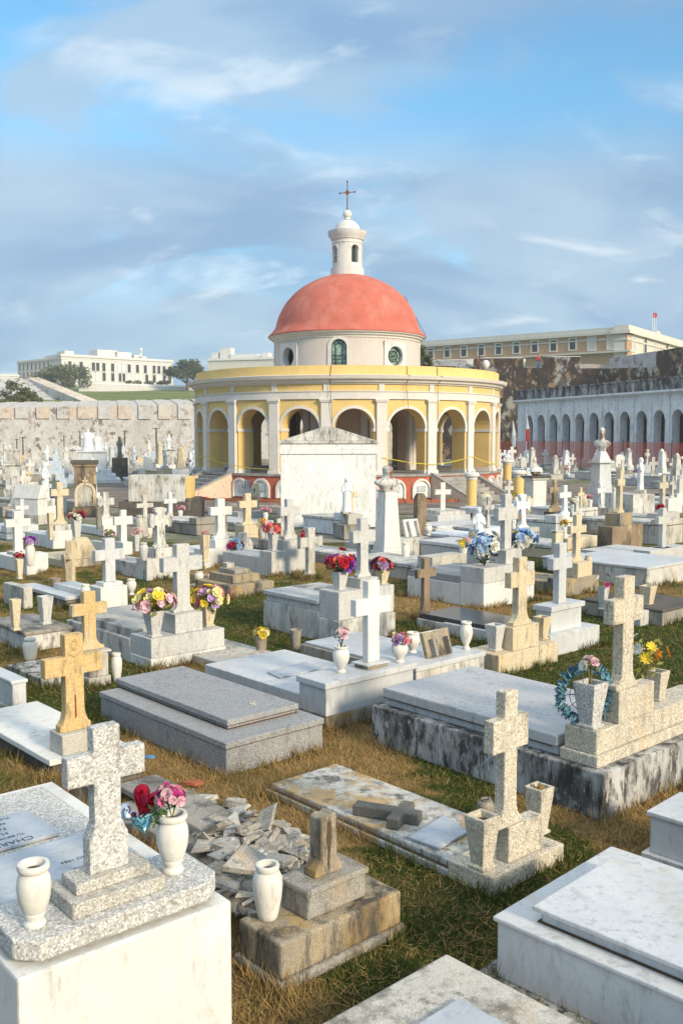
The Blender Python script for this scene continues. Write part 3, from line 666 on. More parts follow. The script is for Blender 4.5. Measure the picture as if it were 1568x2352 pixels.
for k in range(8):
    ph = radians(-6.5+45*k); M = Matrix.Rotation(ph, 4, 'Z') @ Matrix.Translation((0, -RD, 0))
    if k % 2 == 0:
        mb = MB(); arch_trim(mb, dm, ph*RD, .37, zwt-.37, .15, .05, 0, z0=zb_); mb.build('window_surround', 'white_paint', rot)
        win = MB().box(-.37, .37, .14, .15, zb_, zwt, M=M).build('window', 'stained_glass', rot)
        mb = MB(); fm2 = lambda s, z, d: tuple(M @ Vector((s, d, z)))
        arch_trim(mb, fm2, 0, .33, zwt-.37, .04, .09, .13, z0=zb_); arch_trim(mb, fm2, 0, .17, zwt-.37, .03, .09, .13)
        for x in (-.17, .14): mb.box(x, x+.03, .09, .13, zb_, zwt-.37, M=M)
        for i in range(9): mb.box(-.34, .34, .095, .125, zb_+.1+i*.17, zb_+.125+i*.17, M=M) if zb_+.1+i*.17 < zwt-.3 else None
        for a in (45, 90, 135):
            R2 = M @ Matrix.Translation((0, 0, zwt-.37)) @ Matrix.Rotation(-radians(a), 4, 'Y'); mb.box(.17, .35, .09, .13, -.015, .015, M=R2)
        mb.build('lead_frame', 'lead_green', win)
    else:
        mb = MB(); fm3 = lambda s, z, d: cyl(RD+d, (s+ph*RD)/RD, z)
        round_hole_wall(mb, fm3, -.66, .66, zr-.64, zr+.68, 0, zr, rr_-.002, .05, -.1, 32)
        for a, b in (((-.66, zr-.64), (-.66, zr+.68)), ((-.66, zr+.68), (.66, zr+.68)), ((.66, zr+.68), (.66, zr-.64))):
            mb.add([fm3(*a, .05), fm3(*b, .05), fm3(*b, 0), fm3(*a, 0)], [(0, 1, 2, 3)])
        mb.build('window_surround', 'white_paint', rot)
        if k in (1, 3, 5):
            Mz = M @ Matrix.Translation((0, .2, zr)) @ Matrix.Rotation(pi/2, 4, 'X')
            win = MB().lathe([(rr_, 0), (rr_, .02)], 32, M=Mz).build('window', 'stained_glass', rot)
            mb = MB(); fm2 = lambda s, z, d: tuple(M @ Vector((s, d, z)))
            for ra in (.44, .27, .10):
                for sg in (1, -1):
                    MM = M @ Matrix.Translation((0, 0, zr)) @ Matrix.Rotation(0 if sg == 1 else pi, 4, 'Y')
                    f4 = lambda s, z, d: tuple(MM @ Vector((s, d, z*(.6 if ra == .10 else 1))))
                    arch_trim(mb, f4, 0, ra-.03, 0, .035, .13, .17)
            for a in range(8): mb.box(.12 if a % 4 else .13, .44 if a % 2 else .27, .13, .17, -.014, .014, M=M @ Matrix.Translation((0, 0, zr)) @ Matrix.Rotation(a*pi/4, 4, 'Y'))
            mb.build('lead_frame', 'lead_green', win)
ring([(RD-.02, z_d-.20), (RD+.05, z_d-.18), (RD+.05, z_d-.10), (RD+.16, z_d-.06), (RD+.18, z_d+.02), (RD+.30, z_d+.05), (RD+.31, z_d+.16), (RD+.05, z_d+.22)], 'drum_cornice', 'cornice_trim')
z0d = z_d+.14; zl = ZT(Vector((0, RC.y-.8, 0)), 625)
prof = []
for i in range(33):
    t = i/32; a = t*pi/2*.93
    r = 3.62*cos(a); z = z0d+(zl-z0d)*sin(a)/sin(pi/2*.93)
    r += .34*max(0, 1-t*9)**1.6
    prof.append((r, z))
prof = [(RD+.33, z0d-.05)]+[(RD+.34, z0d)]+prof[1:]
prof.append((.3, zl+.02))
ring(prof, 'dome', 'dome_red')
# lantern
zA = zl-.12; PL = Vector((0, RC.y-.8, 0)); zc1 = ZT(PL, 546); zc2 = ZT(PL, 525); zd = ZT(PL, 496); zsh = ZT(PL, 611)
ring([(.83, zA), (.83, zsh), (.77, zsh+.02)], 'lantern_base', 'white_paint', 48)
RL = .74; lm = am(RL); ml = MB()
zwb, zwt2 = ZT(PL, 600), ZT(PL, 559)
for k in range(4):
    c = radians(31+90*k)*RL; q = pi/4*RL
    arch_strip(ml, lm, c-q, c+q, zwb, zc1, c, .19, zwt2-.19, 0, -.24, sub=4)
    for j in range(8): ml.add([lm(c-q+2*q*j/8, zsh, 0), lm(c-q+2*q*(j+1)/8, zsh, 0), lm(c-q+2*q*(j+1)/8, zwb, 0), lm(c-q+2*q*j/8, zwb, 0)], [(0, 1, 2, 3)])
ml.build('lantern_wall', 'white_paint', rot)
for k in range(4):
    M = Matrix.Rotation(radians(31+90*k), 4, 'Z') @ Matrix.Translation((0, -RL, 0))
    wi = MB().box(-.18, .18, .20, .22, zwb, zwt2, M=M).build('lantern_window', 'window_dark', rot)
    mb = MB(); [mb.box(x-.01, x+.01, .17, .19, zwb, zwt2-.02, M=M) for x in (-.09, 0, .09)]; [mb.box(-.18, .18, .17, .19, zwb+.12*i, zwb+.12*i+.015, M=M) for i in range(1, 7)]
    mb.build('grille', 'lead_green', wi)
    mb = MB(); arch_trim(mb, lm, radians(31+90*k)*RL, .19, zwt2-.19, .09, .03, 0); mb.build('window_surround', 'white_paint', rot)
ring([(RL, zc1-.16), (RL+.03, zc1-.16), (RL+.03, zc1-.10), (RL, zc1-.08), (RL, zc1), (RL+.07, zc1+.04), (RL+.09, zc1+.12), (RL+.19, zc1+.22), (RL+.22, zc2-.06), (RL+.24, zc2), (.66, zc2+.03)], 'lantern_cornice', 'white_paint', 48)
ring([(.66*cos(a)+.0, zc2+(zd-zc2)*sin(a)) for a in [i*pi/2*.9/12 for i in range(13)]]+[(.16, zd+.0), (.15, zd+.1)], 'lantern_cap', 'white_paint', 40)
zb3 = ZT(PL, 483)
MB().ball((0, 0, zb3), .215, 20, 14).build('lantern_ball', 'white_paint', rot, smooth=True)
zx = ZT(PL, 407); za = ZT(PL, 432)
ic = empty('finial_cross', (0, 0, zb3)); ic.parent = rot; ic.location = (0, 0, 0)
ic.rotation_euler[2] = radians(-20)
mb = MB(); mb.tube((0, 0, zb3+.2), (0, 0, zx), .03, .022); mb.tube((-.38, 0, za), (.38, 0, za), .02, .02)
for p in ((-.39, 0, za), (.39, 0, za), (0, 0, zx), (0, 0, zb3+.24)): mb.ball(p, .05, 8, 6)
mb.build('cross_rods', 'rusty_iron', ic)
MB().lathe([(.11, -.015), (.11, .015)], 16, M=Matrix.Translation((0, 0, za)) @ Matrix.Rotation(pi/2, 4, 'X')).build('cross_disc', 'brick_red', ic)
# niches round the base
for k in range(20):
    for j in (-1, 1):
        ph = PH0+(k+.5)*DP+j*DP*.25
        kk = (k+.5)*18-7.1
        if abs((kk+52.3+180) % 90) < 8 or abs((kk+52.3+180) % 90-90) < 8: continue
        R9 = RW+.18; fmn = lambda s, z, d: cyl(R9+d, ph+s/R9, z)
        nch = MB(); arch_trim(nch, fmn, 0, .36, .48, .09, .09, 0, z0=.08); ob = nch.build('niche', 'cream_trim', rot)
        pn = MB(); arc = [(-.36, .1)]+[(-.36*cos(pi*i/12), .48+.36*sin(pi*i/12)) for i in range(13)]+[(.36, .1)]
        pn.add([fmn(x, z, .02) for x, z in arc], [tuple(range(len(arc)))])
        pn.build('niche_panel', 'arcade_white', ob)
        pl = MB(); pl.add([fmn(x, z, dd) for dd in (.02, .05) for x, z in ((-.2, .36), (.2, .36), (.2, .62), (-.2, .62))], [(4, 5, 6, 7), (0, 1, 5, 4), (1, 2, 6, 5), (2, 3, 7, 6), (3, 0, 4, 7)])
        pl.build('plaque', 'gray_marble' if (k+j) % 3 else 'white_marble', ob)
# stairs
for k in range(4):
    ph = radians(-52.1+90*k)
    st = empty('staircase', (0, 0, 0)); st.parent = rot; st.rotation_euler[2] = ph
    mb = MB(); N_ = 7; y0 = -(RW+.1)
    for i in range(N_):
        mb.box(-1.12, 1.12, y0-.30*(i+1)-.02, y0-.30*i if i else y0+.3, 0, z_floor*(1-(i+1)/(N_+.6))-.004*i)
    mb.build('steps', 'step_stone', st, .01)
    for s in (-1, 1):
        x0, x1 = (s*1.14, s*1.32) if s > 0 else (s*1.32, s*1.14)
        f = MB(); M = Matrix(((0, 1, 0, 0), (1, 0, 0, 0), (0, 0, 1, 0), (0, 0, 0, 1)))
        yA, yB = y0+.05, y0-2.35
        f.prism([(yA, 0), (yB, 0), (yB, .16), (yA, z_floor)], x0, x1, M); f.build('flank_wall', 'peach_wall', st)
        f = MB(); f.prism([(yA, z_floor), (yB, .16), (yB, .22), (yA, z_floor+.07)], x0-.02, x1+.02, M); f.build('coping', 'step_stone', st)
# wire on the dome and roof lamp
wr = MB(); wr.tube(cyl(2.9, radians(78), z_d+2.1), cyl(RD+.3, radians(78), z_d+.2), .012, n=5); wr.tube(cyl(3.7, radians(-8), ZT(P48, 838)), cyl(3.66, radians(-9), ZT(P48, 816)), .015, n=5)
wr.build('cable', 'iron', rot)
for phd in (-5.5, 19.5, 31):
    w2 = MB(); rr0 = random.Random(int(phd*10)); pts = [(RW+.05, z_par-.02), (RW+.05, z_ct+.05), (RW+.48, z_ct), (RW+.16, z_co-.05), (RW+.22, z_arch+.1), (RW+.22, z_arch-.2), (RW+.15, z_imp), (RW+.15, z_floor+.3)]
    a = radians(phd)
    for (r1, z1), (r2, z2) in zip(pts, pts[1:]):
        b = a+radians(rr0.uniform(-.4, .4)); w2.tube(cyl(r1, a, z1), cyl(r2, b, z2), .011, n=5); a = b
    w2.build('cable', 'iron', rot)
Lp = Vector((RC.x+7.0*sin(radians(62)), RC.y-7.0*cos(radians(62)), z_ct-.2))
lamp = empty('roof_lamp', Lp, 0, 'rusty pole with a white globe lamp standing on the chapel parapet', 'lamp')
MB().tube((0, 0, 0), (0, 0, 1.4), .045, .035).box(-.14, .14, -.05, .05, .32, .40).box(-.12, .12, -.05, .05, .0, .06).tube((0, 0, 1.1), (.24, 0, 1.12), .02).build('pole', 'rusty_iron', lamp)
MB().ball((.30, 0, .98), .17, 14, 10, (1, 1, 1.2)).build('globe', 'lamp_glass', lamp, smooth=True)
# caution tapes
def tape(pts, label):
    mb = MB()
    for (p, q) in zip(pts, pts[1:]):
        p, q = Vector(p), Vector(q); n_ = 10
        for i in range(n_):
            a, b = i/n_, (i+1)/n_; A = p.lerp(q, a); B = p.lerp(q, b); A.z -= .25*a*(1-a); B.z -= .25*b*(1-b)
            h = Vector((0, 0, .014)); d = (B-A).cross(h).normalized()*.002
            mb.add([A-h-d, B-h-d, B+h-d, A+h-d, A-h+d, B-h+d, B+h+d, A+h+d], [(0, 1, 2, 3), (7, 6, 5, 4), (0, 4, 5, 1), (3, 2, 6, 7)])
    tag(mb.build('caution_tape', 'tape_yellow'), label, 'tape')
def rp(deg, r, z): a = radians(deg); return (RC.x+r*sin(a), RC.y-r*cos(a), z)
tape([rp(-80, 7.72, z_floor+.55), rp(-61.6, 7.72, z_floor+.75), rp(-43, 7.72, z_floor+.38), rp(-24.8, 7.72, z_floor+.22)], 'yellow caution tape strung between the left pilasters of the round chapel')
tape([rp(11, 7.72, z_floor+.75), rp(29, 7.72, z_floor+.42), rp(47, 7.72, z_floor+.75), rp(65, 7.72, z_floor+.35), rp(80, 7.72, z_floor+.25)], 'yellow caution tape strung between the right pilasters of the round chapel')
# ================================================================ bastion walls
def polywall(name, label, pts, z0, z1s, th, mat, top=None, cat='wall'):
    """wall along pts with tops z1s, thickness away from the camera"""
    root = empty(name, (pts[0][0], pts[0][1], 0), 0, label, cat); o = Vector((pts[0][0], pts[0][1], 0)); mb = MB(); mt = MB()
    for i in range(len(pts)-1):
        a, b = Vector((*pts[i], 0))-o, Vector((*pts[i+1], 0))-o; d = (b-a).normalized(); n = Vector((-d.y, d.x, 0))*th
        A, B = z1s[i], z1s[i+1]
        vs = [a+Vector((0, 0, z0)), b+Vector((0, 0, z0)), b+n+Vector((0, 0, z0)), a+n+Vector((0, 0, z0)), a+Vector((0, 0, A)), b+Vector((0, 0, B)), b+n+Vector((0, 0, B+.4)), a+n+Vector((0, 0, A+.4))]
        mb.add(vs, [(0, 1, 5, 4), (1, 2, 6, 5), (2, 3, 7, 6), (3, 0, 4, 7), (0, 3, 2, 1)]); mt.add(vs[4:], [(0, 1, 2, 3)])
    mb.build('wall_face', mat, root); mt.build('wall_top', top or mat, root)
    return root
def PW(px, d): return ((px-784)/F*d, d)
def ZD(d, py): return ZT(Vector((0, d, 0)), py)
# pale bastion, left and behind the chapel
bw = polywall('bastion_wall', 'long pale fortress wall with peeling plaster and embrasures behind the left tombs', [PW(-260, 104), PW(455, 112), PW(1010, 118)], -1, [ZD(104, 961), ZD(112, 958), ZD(118, 955)], 4, 'bastion_pale', 'bastion_top')
o = bw.location.copy(); a = Vector((*PW(-260, 104), 0)); b = Vector((*PW(1010, 118), 0)); b0 = Vector((*PW(455, 112), 0))
rr = random.Random(5)
for (A, B, n_, tp) in ((a, b0, 15, (ZD(104, 941), ZD(112, 928))), (b0, b, 11, (ZD(112, 928), ZD(118, 925)))):
    d = (B-A); L_ = d.length; d.normalize(); nn = Vector((-d.y, d.x, 0))
    for i in range(n_):                                   # parapet blocks and the recessed embrasure sills between them
        s0 = L_/n_*i; s1 = L_/n_*(i+1); w_ = (s1-s0)*.62
        for (q0, q1, off_, dz, mt_) in ((s0, s0+w_, -.2, 0, 'bastion_patch' if i % 2 else 'bastion_pale'), (s0+w_, s1, .02, -.07, 'bastion_pale' if rr.random() < .6 else 'bastion_patch')):
            P = A+d*q0-o+nn*off_; Q = A+d*q1-o+nn*off_
            t0 = tp[0]+(tp[1]-tp[0])*q0/L_+dz; t1 = tp[0]+(tp[1]-tp[0])*q1/L_+dz; zb = ZD(110, 962)
            vs = [P+Vector((0, 0, zb)), Q+Vector((0, 0, zb)), Q+Vector((0, 0, t1)), P+Vector((0, 0, t0)), P+nn*14+Vector((0, 0, zb)), Q+nn*14+Vector((0, 0, zb)), Q+nn*14+Vector((0, 0, t1+1.1)), P+nn*14+Vector((0, 0, t0+1.1))]
            m2 = MB(); m2.add(vs, [(0, 1, 2, 3), (1, 5, 6, 2), (0, 3, 7, 4), (0, 4, 5, 1)]); m2.build('merlon' if off_ < 0 else 'embrasure', mt_, bw)
            m3 = MB(); m3.add([vs[3], vs[2], vs[6], vs[7]], [(0, 1, 2, 3)]); m3.build('merlon_top', 'bastion_top', bw)
# dark bastion, right
dark = polywall('bastion_wall', 'tall dark mossy fortress wall behind the white arcade on the right', [PW(940, 116), PW(1085, 112), PW(1393, 106), PW(1640, 92)], -1, [ZD(116, 838), ZD(112, 842), ZD(106, 846), ZD(92, 838)], 6, 'bastion_dark', 'bastion_top')
o = dark.location.copy()
def merl(px0, d0, px1, d1, pyt, mat, dep=3.5, pyb=850, tin=.5):
    a, b = Vector((*PW(px0, d0), 0))-o, Vector((*PW(px1, d1), 0))-o; d = (b-a).normalized(); n = Vector((-d.y, d.x, 0))
    t0, t1 = (pyt if isinstance(pyt, tuple) else (pyt, pyt))
    vs = []
    for p, dd, py, sg in ((a, d0, t0, 1), (b, d1, t1, -1)):
        vs += [p-n*.04+Vector((0, 0, ZD(dd, pyb))), p-n*.04+Vector((0, 0, ZD(dd, py))), p+n*dep+d*sg*tin+Vector((0, 0, ZD(dd, py)+.35)), p+n*dep+d*sg*tin+Vector((0, 0, ZD(dd, pyb)))]
    MB().add(vs, [(0, 1, 5, 4), (2, 3, 7, 6), (0, 3, 2, 1), (4, 5, 6, 7)])
    m = MB(); m.add(vs, [(0, 1, 5, 4), (2, 3, 7, 6), (0, 3, 2, 1), (4, 5, 6, 7)]); m.build('merlon', mat, dark)
    m = MB(); m.add([vs[1], vs[5], vs[6], vs[2]], [(0, 1, 2, 3)]); m.build('merlon_top', 'bastion_top', dark)
merl(975, 115.5, 1068, 113, (828, 826), 'bastion_pale'); merl(1086, 112, 1196, 109.8, (823, 822), 'bastion_dark'); merl(1240, 109, 1326, 107.3, (820, 819), 'bastion_dark')
merl(1326.5, 107.3, 1392, 106.1, (836, 838), 'bastion_patch', 5.5); merl(1394, 106, 1500, 99.8, (823, 806), 'bastion_pale', 5, 860, 0); merl(1502, 99.6, 1640, 92, (806, 782), 'bastion_dark', 5, 860, 0)
# ================================================================ white arcade on the right
A0 = Vector((*PW(1187, 95), 0)); A1 = Vector((*PW(1548, 72), 0)); dA = (A1-A0).normalized(); LA = (A1-A0).length
arc = empty('arcade_building', A0, atan2(dA.y, dA.x), 'long white arcade gallery with a black stained parapet below the dark fortress wall', 'arcade')
zA0 = .75; ztop = ZD(83, 882); zcor = ZD(83, 912); zspr = 4.05; bay = (LA)/10.9; off = 1.15
mb = MB(); mi = MB(); fm = lambda s, z, d: (s, d, z)
nb = 16
MB().box(-.1, nb*bay+off, -.3, 5, -.5, zA0).build('plinth', 'arcade_white', arc)
mb.add([(0, 0, zA0), (off, 0, zA0), (off, 0, zcor), (0, 0, zcor), (0, 4.5, zA0), (0, 4.5, zcor)], [(0, 1, 2, 3), (0, 3, 5, 4)])
for k in range(nb):
    c = off+bay*(k+.5); arch_strip(mb, fm, off+bay*k, off+bay*(k+1), zA0, zcor, c, bay*.31, zspr, 0, .7, sub=1)
mb.build('front_wall', 'arcade_white', arc)
for k in range(nb+1):
    mb = MB(); c = off+bay*k
    mb.box(c-.17, c+.17, -.08, .02, zA0, 5.05); mb.box(c-.22, c+.22, -.13, .02, 5.05, 5.2); mb.box(c-.13, c+.13, -.06, .02, 5.2, zcor-.2)
    mb.build('pilaster', 'arcade_white', arc)
    if k < nb:
        c2 = c+bay/2; mb = MB(); arch_trim(mb, fm, c2, bay*.31, zspr, .12, -.05, 0); mb.build('arch_trim', 'arcade_white', arc)
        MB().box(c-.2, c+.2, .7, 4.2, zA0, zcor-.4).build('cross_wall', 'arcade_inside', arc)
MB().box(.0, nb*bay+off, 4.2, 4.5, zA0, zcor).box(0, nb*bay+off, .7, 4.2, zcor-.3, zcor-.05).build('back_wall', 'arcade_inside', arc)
MB().box(-.15, nb*bay+off, -.18, 4.6, zcor-.12, zcor-.0).box(-.35, nb*bay+off, -.38, 4.7, zcor+.003, zcor+.16).build('cornice', 'arcade_white', arc)
MB().box(-.05, nb*bay+off, -.08, .5, zcor+.163, ztop-.12).box(-.12, nb*bay+off, -.16, .6, ztop-.117, ztop).box(-.04, .4, .5, 4.5, zcor+.163, ztop-.15).box(.4, nb*bay+off, .5, 4.5, zcor+.163, zcor+.3).build('parapet', 'arcade_parapet', arc)
for k in (3, 8): 
    c = off+bay*(k+.0); MB().prism([(-.16, 0), (.16, 0), (.16, .45), (0, .62), (-.16, .45)], -.14, -.09).build('plaque', 'blue_paint', arc, loc=(c, 0, 3.2))
# orange net fence along the arcade
net = empty('net_fence', A0-Vector((-dA.y, dA.x, 0))*2.2, atan2(dA.y, dA.x), 'orange plastic safety net fence running in front of the white arcade', 'fence')
mb = MB(); rr = random.Random(9); N2 = 60; Lt = nb*bay
pts = [(Lt*i/N2, rr.uniform(-.05, .05), zA0-.6, zA0+1.55+rr.uniform(-.06, .04)) for i in range(N2+1)]
for a, b in zip(pts, pts[1:]): mb.add([(a[0], a[1], a[2]), (b[0], b[1], b[2]), (b[0], b[1], b[3]), (a[0], a[1], a[3])], [(0, 1, 2, 3)])
mb.build('net', 'orange_net', net)
for k in range(0, 13): MB().tube((Lt*k/12, .05, 0), (Lt*k/12, .05, zA0+1.7), .035).build('post', 'iron', net)
# ================================================================ barracks, hospital, other far buildings
def building(name, label, p0, p1, depth, zb, zt, wall, windows, cor='pale_building', cw=.7, side=None):
    p0, p1 = Vector((*p0, 0)), Vector((*p1, 0)); d = (p1-p0); L_ = d.length; root = empty(name, p0, atan2(d.y, d.x), label, 'building')
    MB().box(0, L_, 0, depth, zb, zt).build('wall', wall, root)
    MB().box(-cw*.6, L_+cw*.6, -cw*.6, depth+.3, zt, zt+cw*.55).box(-cw*.3, L_+cw*.3, -cw*.3, depth, zt+cw*.56, zt+cw*1.3).box(-cw*.15, L_+cw*.15, -cw*.15, depth, zt-cw*1.0, zt-cw*.75).build('cornice', cor, root)
    for (s, z, w_, h_, pane) in windows:
        f = MB().box(s-w_*.75, s+w_*.75, -.12, .1, z-h_*.12, z).box(s-w_*.75, s+w_*.75, -.12, .1, z+h_, z+h_*1.14).box(s-w_*.75, s-w_*.5, -.12, .1, z, z+h_).box(s+w_*.5, s+w_*.75, -.12, .1, z, z+h_).build('window', cor, root)
        MB().box(s-w_*.5, s+w_*.5, -.03, .05, z, z+h_).build('pane', pane, f)
    return root, L_
dA_, dB_ = 172, 148
pA, pB = PW(960, dA_), PW(1432, dB_)
LL = (Vector(pA)-Vector(pB)).length
zt_b = ZD(dB_, 765); zb_b = 9.0
wins = []
Pm = Vector((*pA, 0)); dm_ = (Vector((*pB, 0))-Pm).normalized()
for i, px in enumerate((989, 1027, 1065, 1105, 1145, 1186, 1228, 1271, 1315, 1359, 1404)):
    s = solve(Vector((Pm.x, Pm.y, 18)), dm_, px, 18); wins.append((s, ZD(dB_, 802)+.1+(.2 if i > 8 else .35), 1.0, 1.65+(.6 if i > 8 else 0), 'window_dark' if i < 9 else 'drum_wall'))
wins += [(w_[0]+1, zb_b+2.6, 1.3, 2.0, 'window_dark') for w_ in wins[:2]]
bar, _ = building('barracks_building', 'long tan barracks with white window frames and cornice above the dark fortress wall', pA, pB, 2, zb_b, zt_b, 'barracks_tan', wins, cw=.8)
MB().box(-1, LL+.8, -.6, .3, ZD(dB_, 808), ZD(dB_, 804)).build('ledge', 'pale_building', bar)
pC = PW(1640, 196)
sd_ = []
Ls = (Vector(pC)-Vector(pB)).length
for i in range(9): sd_.append((3+Ls*i/9.5, ZD(dB_, 800), 1.3, 2.8, 'window_dark' if i % 2 else 'drum_wall'))
building('barracks_wing', 'cream side wing of the tan barracks running back towards the flagpoles', (pB[0]+.02, pB[1]+.02), pC, 2, zb_b, zt_b, 'pale_building', sd_, cw=1.0)
pk = Vector((*PW(1500, 172), 0)); gb = empty('roof_gable', pk, radians(50), 'small curved white gable on the roof of the barracks wing', 'gable')
MB().prism([(-2.6, 0), (2.6, 0), (2.4, .8), (1.2, 1.3), (.6, 2.0), (-.6, 2.0), (-1.2, 1.3), (-2.4, .8)], -.3, .3).box(-2.8, 2.8, -.4, .4, -.3, 0).build('gable', 'pale_building', gb); gb.location.z = zt_b+.9
for i, (px, py) in enumerate(((1489, 717), (1493, 722), (1497, 728))):
    P = Vector((*PW(px, 168), zt_b)); fp = empty('flagpole', P, 0, ['tallest thin flagpole with a small dark flag above the barracks', 'bare thin flagpole between two others above the barracks', 'shortest bare flagpole, rightmost above the barracks'][i], 'flagpole')
    MB().tube((0, 0, 0), (0, 0, ZD(168, py)-zt_b), .09, .05, 6).build('pole', 'arcade_white', fp)
    if i == 0: MB().prism([(0, 0), (.8, -.2), (.7, -1.0), (0, -.9)], -.03, .03).build('flag', 'cloth_red', fp, loc=(0, 0, ZD(168, py)-zt_b))
# pale terrace in front of barracks
# hospital on the left hill
hd_ = 300; zhb = ZD(hd_, 884); zht = ZD(hd_, 818)
p0, p1 = PW(147, hd_), PW(400, hd_+25)
wl_ = []
u0 = Vector((*p0, 0)); du = (Vector((*p1, 0))-u0).normalized(); rr = random.Random(4)
for row, (pyb, hh, pxs) in enumerate(((844, 2.6, (161, 187, 215, 225, 239, 259, 276, 284, 297, 316, 334, 354, 365, 377, 390)), (867, 2.6, (161, 187, 215, 225, 239, 259, 276, 284, 297, 316, 337, 354, 377, 390)))):
    for px in pxs:
        s = solve(Vector((u0.x, u0.y, 20)), du, px, 20); wl_.append((s, ZD(hd_, pyb+4), 1.1, hh, 'window_dark' if rr.random() < .8 else 'arcade_white'))
hosp, Lh = building('hospital_building', 'long white hospital block with rows of dark windows on the left hill', p0, p1, 12, zhb-3, zht, 'white_paint', wl_, 'white_paint', .6)
for s, w_, h_ in ((.0, 3, 1.2), (11, 7, 2.2), (17, 6, 1.8), (24, 3, 1.2)): MB().box(s+2, s+2+w_, 2, 8, zht+.8, zht+.8+h_).build('roof_hut', 'white_paint', hosp)
MB().tube((29, 3, zht), (29, 3, zht+3.4), .35, .3).ball((29, 3, zht+3.8), .6, 10, 8).box(27.5, 30.5, 2, 5, zht+.5, zht+1.6).build('roof_turret', 'white_paint', hosp)
ww = [(1.5+i*2.5, ZD(hd_, z_), 1.0, 2.4, 'window_dark') for i in range(8) for z_ in (844, 866)]
building('hospital_wing', 'gray shaded side wing of the white hospital on the left hill', PW(47, 318), (p0[0]-.02, p0[1]+.1), 8, zhb-3, zht-.8, 'pale_building', ww, 'pale_building', .5)
gw = polywall('terrace_wall', 'plain white retaining wall below the hospital and above the green slope', [PW(185, 262), PW(470, 268)], 10, [ZD(262, 880), ZD(268, 890)], .6, 'white_paint')
bl, _ = building('white_villa', 'pale flat roofed building with a small square turret left of the chapel drum', PW(480, 300), PW(700, 290), 10, 12, ZD(300, 829), 'pale_building', [], 'white_paint', .6)
for px, w_, h_ in ((490, 1.0, 2), (517, 1.8, 3.3), (560, 5, 1.2), (615, 1, 1.5)): 
    s = (px-480)/F*300; MB().box(s-w_, s+w_, 2, 5, ZD(300, 829)+.8, ZD(300, 829)+.8+h_).build('roof_hut', 'white_paint', bl)
lowb, _ = building('low_house', 'small pale house at the far left edge below the hospital wing', PW(-30, 280), PW(50, 285), 8, 14, ZD(280, 862), 'arcade_white', [(3, 19, 1, 1.6, 'window_dark')], 'white_paint', .4)
# stone ramp and gray slope on the left
rp_ = empty('ramp_wall', (*PW(-80, 150), 0), 0, 'sloping gray rampart with a stone stair edge descending from the left', 'rampart')
o = Vector((*PW(-80, 150), 0))
def W3(px, py, d): return Vector((*PW(px, d), ZD(d, py)))-o
mb = MB(); mb.add([W3(-80, 870, 150), W3(50, 868, 150), W3(92, 874, 150), W3(222, 930, 132), W3(222, 960, 132), W3(-80, 960, 132)], [(5, 4, 3, 2, 1, 0)])
mb.build('slope_face', 'bastion_pale', rp_)
mb = MB(); n_ = 44
for i in range(n_):
    a, b = i/n_, (i+1)/n_; A = W3(66, 868, 151).lerp(W3(200, 925, 131), a); B = W3(66, 868, 151).lerp(W3(200, 925, 131), b); C_ = W3(92, 866, 156).lerp(W3(232, 922, 134), b); D_ = W3(92, 866, 156).lerp(W3(232, 922, 134), a)
    B.z = A.z; C_.z = D_.z; mb.add([A, B, C_, D_, A-Vector((0, 0, 1.2)), B-Vector((0, 0, 1.2)), C_-Vector((0, 0, 1.2)), D_-Vector((0, 0, 1.2))], [(0, 1, 2, 3), (0, 4, 5, 1), (1, 5, 6, 2), (2, 6, 7, 3)])
mb.build('stair_edge', 'bastion_top', rp_)
# ================================================================ trees
def tree(label, P, w_, h_, hb, seed, mat='foliage_dark', n=2600, name='tree', ls=.55, flat=.7):
    rr = random.Random(seed); root = empty(name, P, 0, label, 'tree')
    t = MB(); t.tube((0, 0, -1), (0, 0, hb+.3*h_), w_*.035, w_*.02, 8); cl = []
    for i in range(26):
        a = rr.random()*6.28; r = w_/2*(rr.random()**.6)*.86; z = hb+h_*(.12+.72*rr.random()*(1-(r/(w_/2))**2*.6)); cl.append((r*cos(a), r*sin(a), z, w_*(.10+.08*rr.random())))
    for c in cl[:9]: t.tube((0, 0, hb*.5), c[:3], w_*.012, w_*.004, 5)
    t.build('trunk', 'bark', root)
    mb = MB()
    for c in cl: leaf_clump(mb, c[:3], c[3], n//26, ls, rr, flat)
    mb.build('crown', mat, root); return root
tree('broad dark green tree left of the hospital, above the stone ramp', Vector((*PW(148, 262), ZD(262, 890))), 15.5, 7.6, .0, 1, 'foliage_olive')
tree('dark green tree between the hospital and the chapel', Vector((*PW(432, 262), ZD(262, 888))), 11.5, 6.6, 1.4, 2, 'foliage_dark')
tree('slender tree rising behind the right side of the chapel drum', Vector((*PW(967, 62), 0)), 1.5, 2.3, 6.6, 3, 'foliage_olive', 1600, ls=.10, flat=1.6)
for i, (px, py, w_) in enumerate(((35, 915, 6), (60, 925, 5))): tree(['round green bush at the foot of the left rampart, nearer the edge', 'lower bush right of the round bush under the left rampart'][i], Vector((*PW(px, 128), ZD(128, 940))), w_, 4.2-i*1.6, 0, 5+i, 'foliage_olive', 1800, 'bush', .3)
for i, px in enumerate((300, 318, 345, 372, 385)): 
    q = tree('small scrubby bush on the terrace edge below the hospital windows', Vector((*PW(px, 272), ZD(272, 883))), 2.6, 1.4, 0, 10+i, 'foliage_olive', 300, 'bush', .3); tag(q, group='bushes below the hospital')
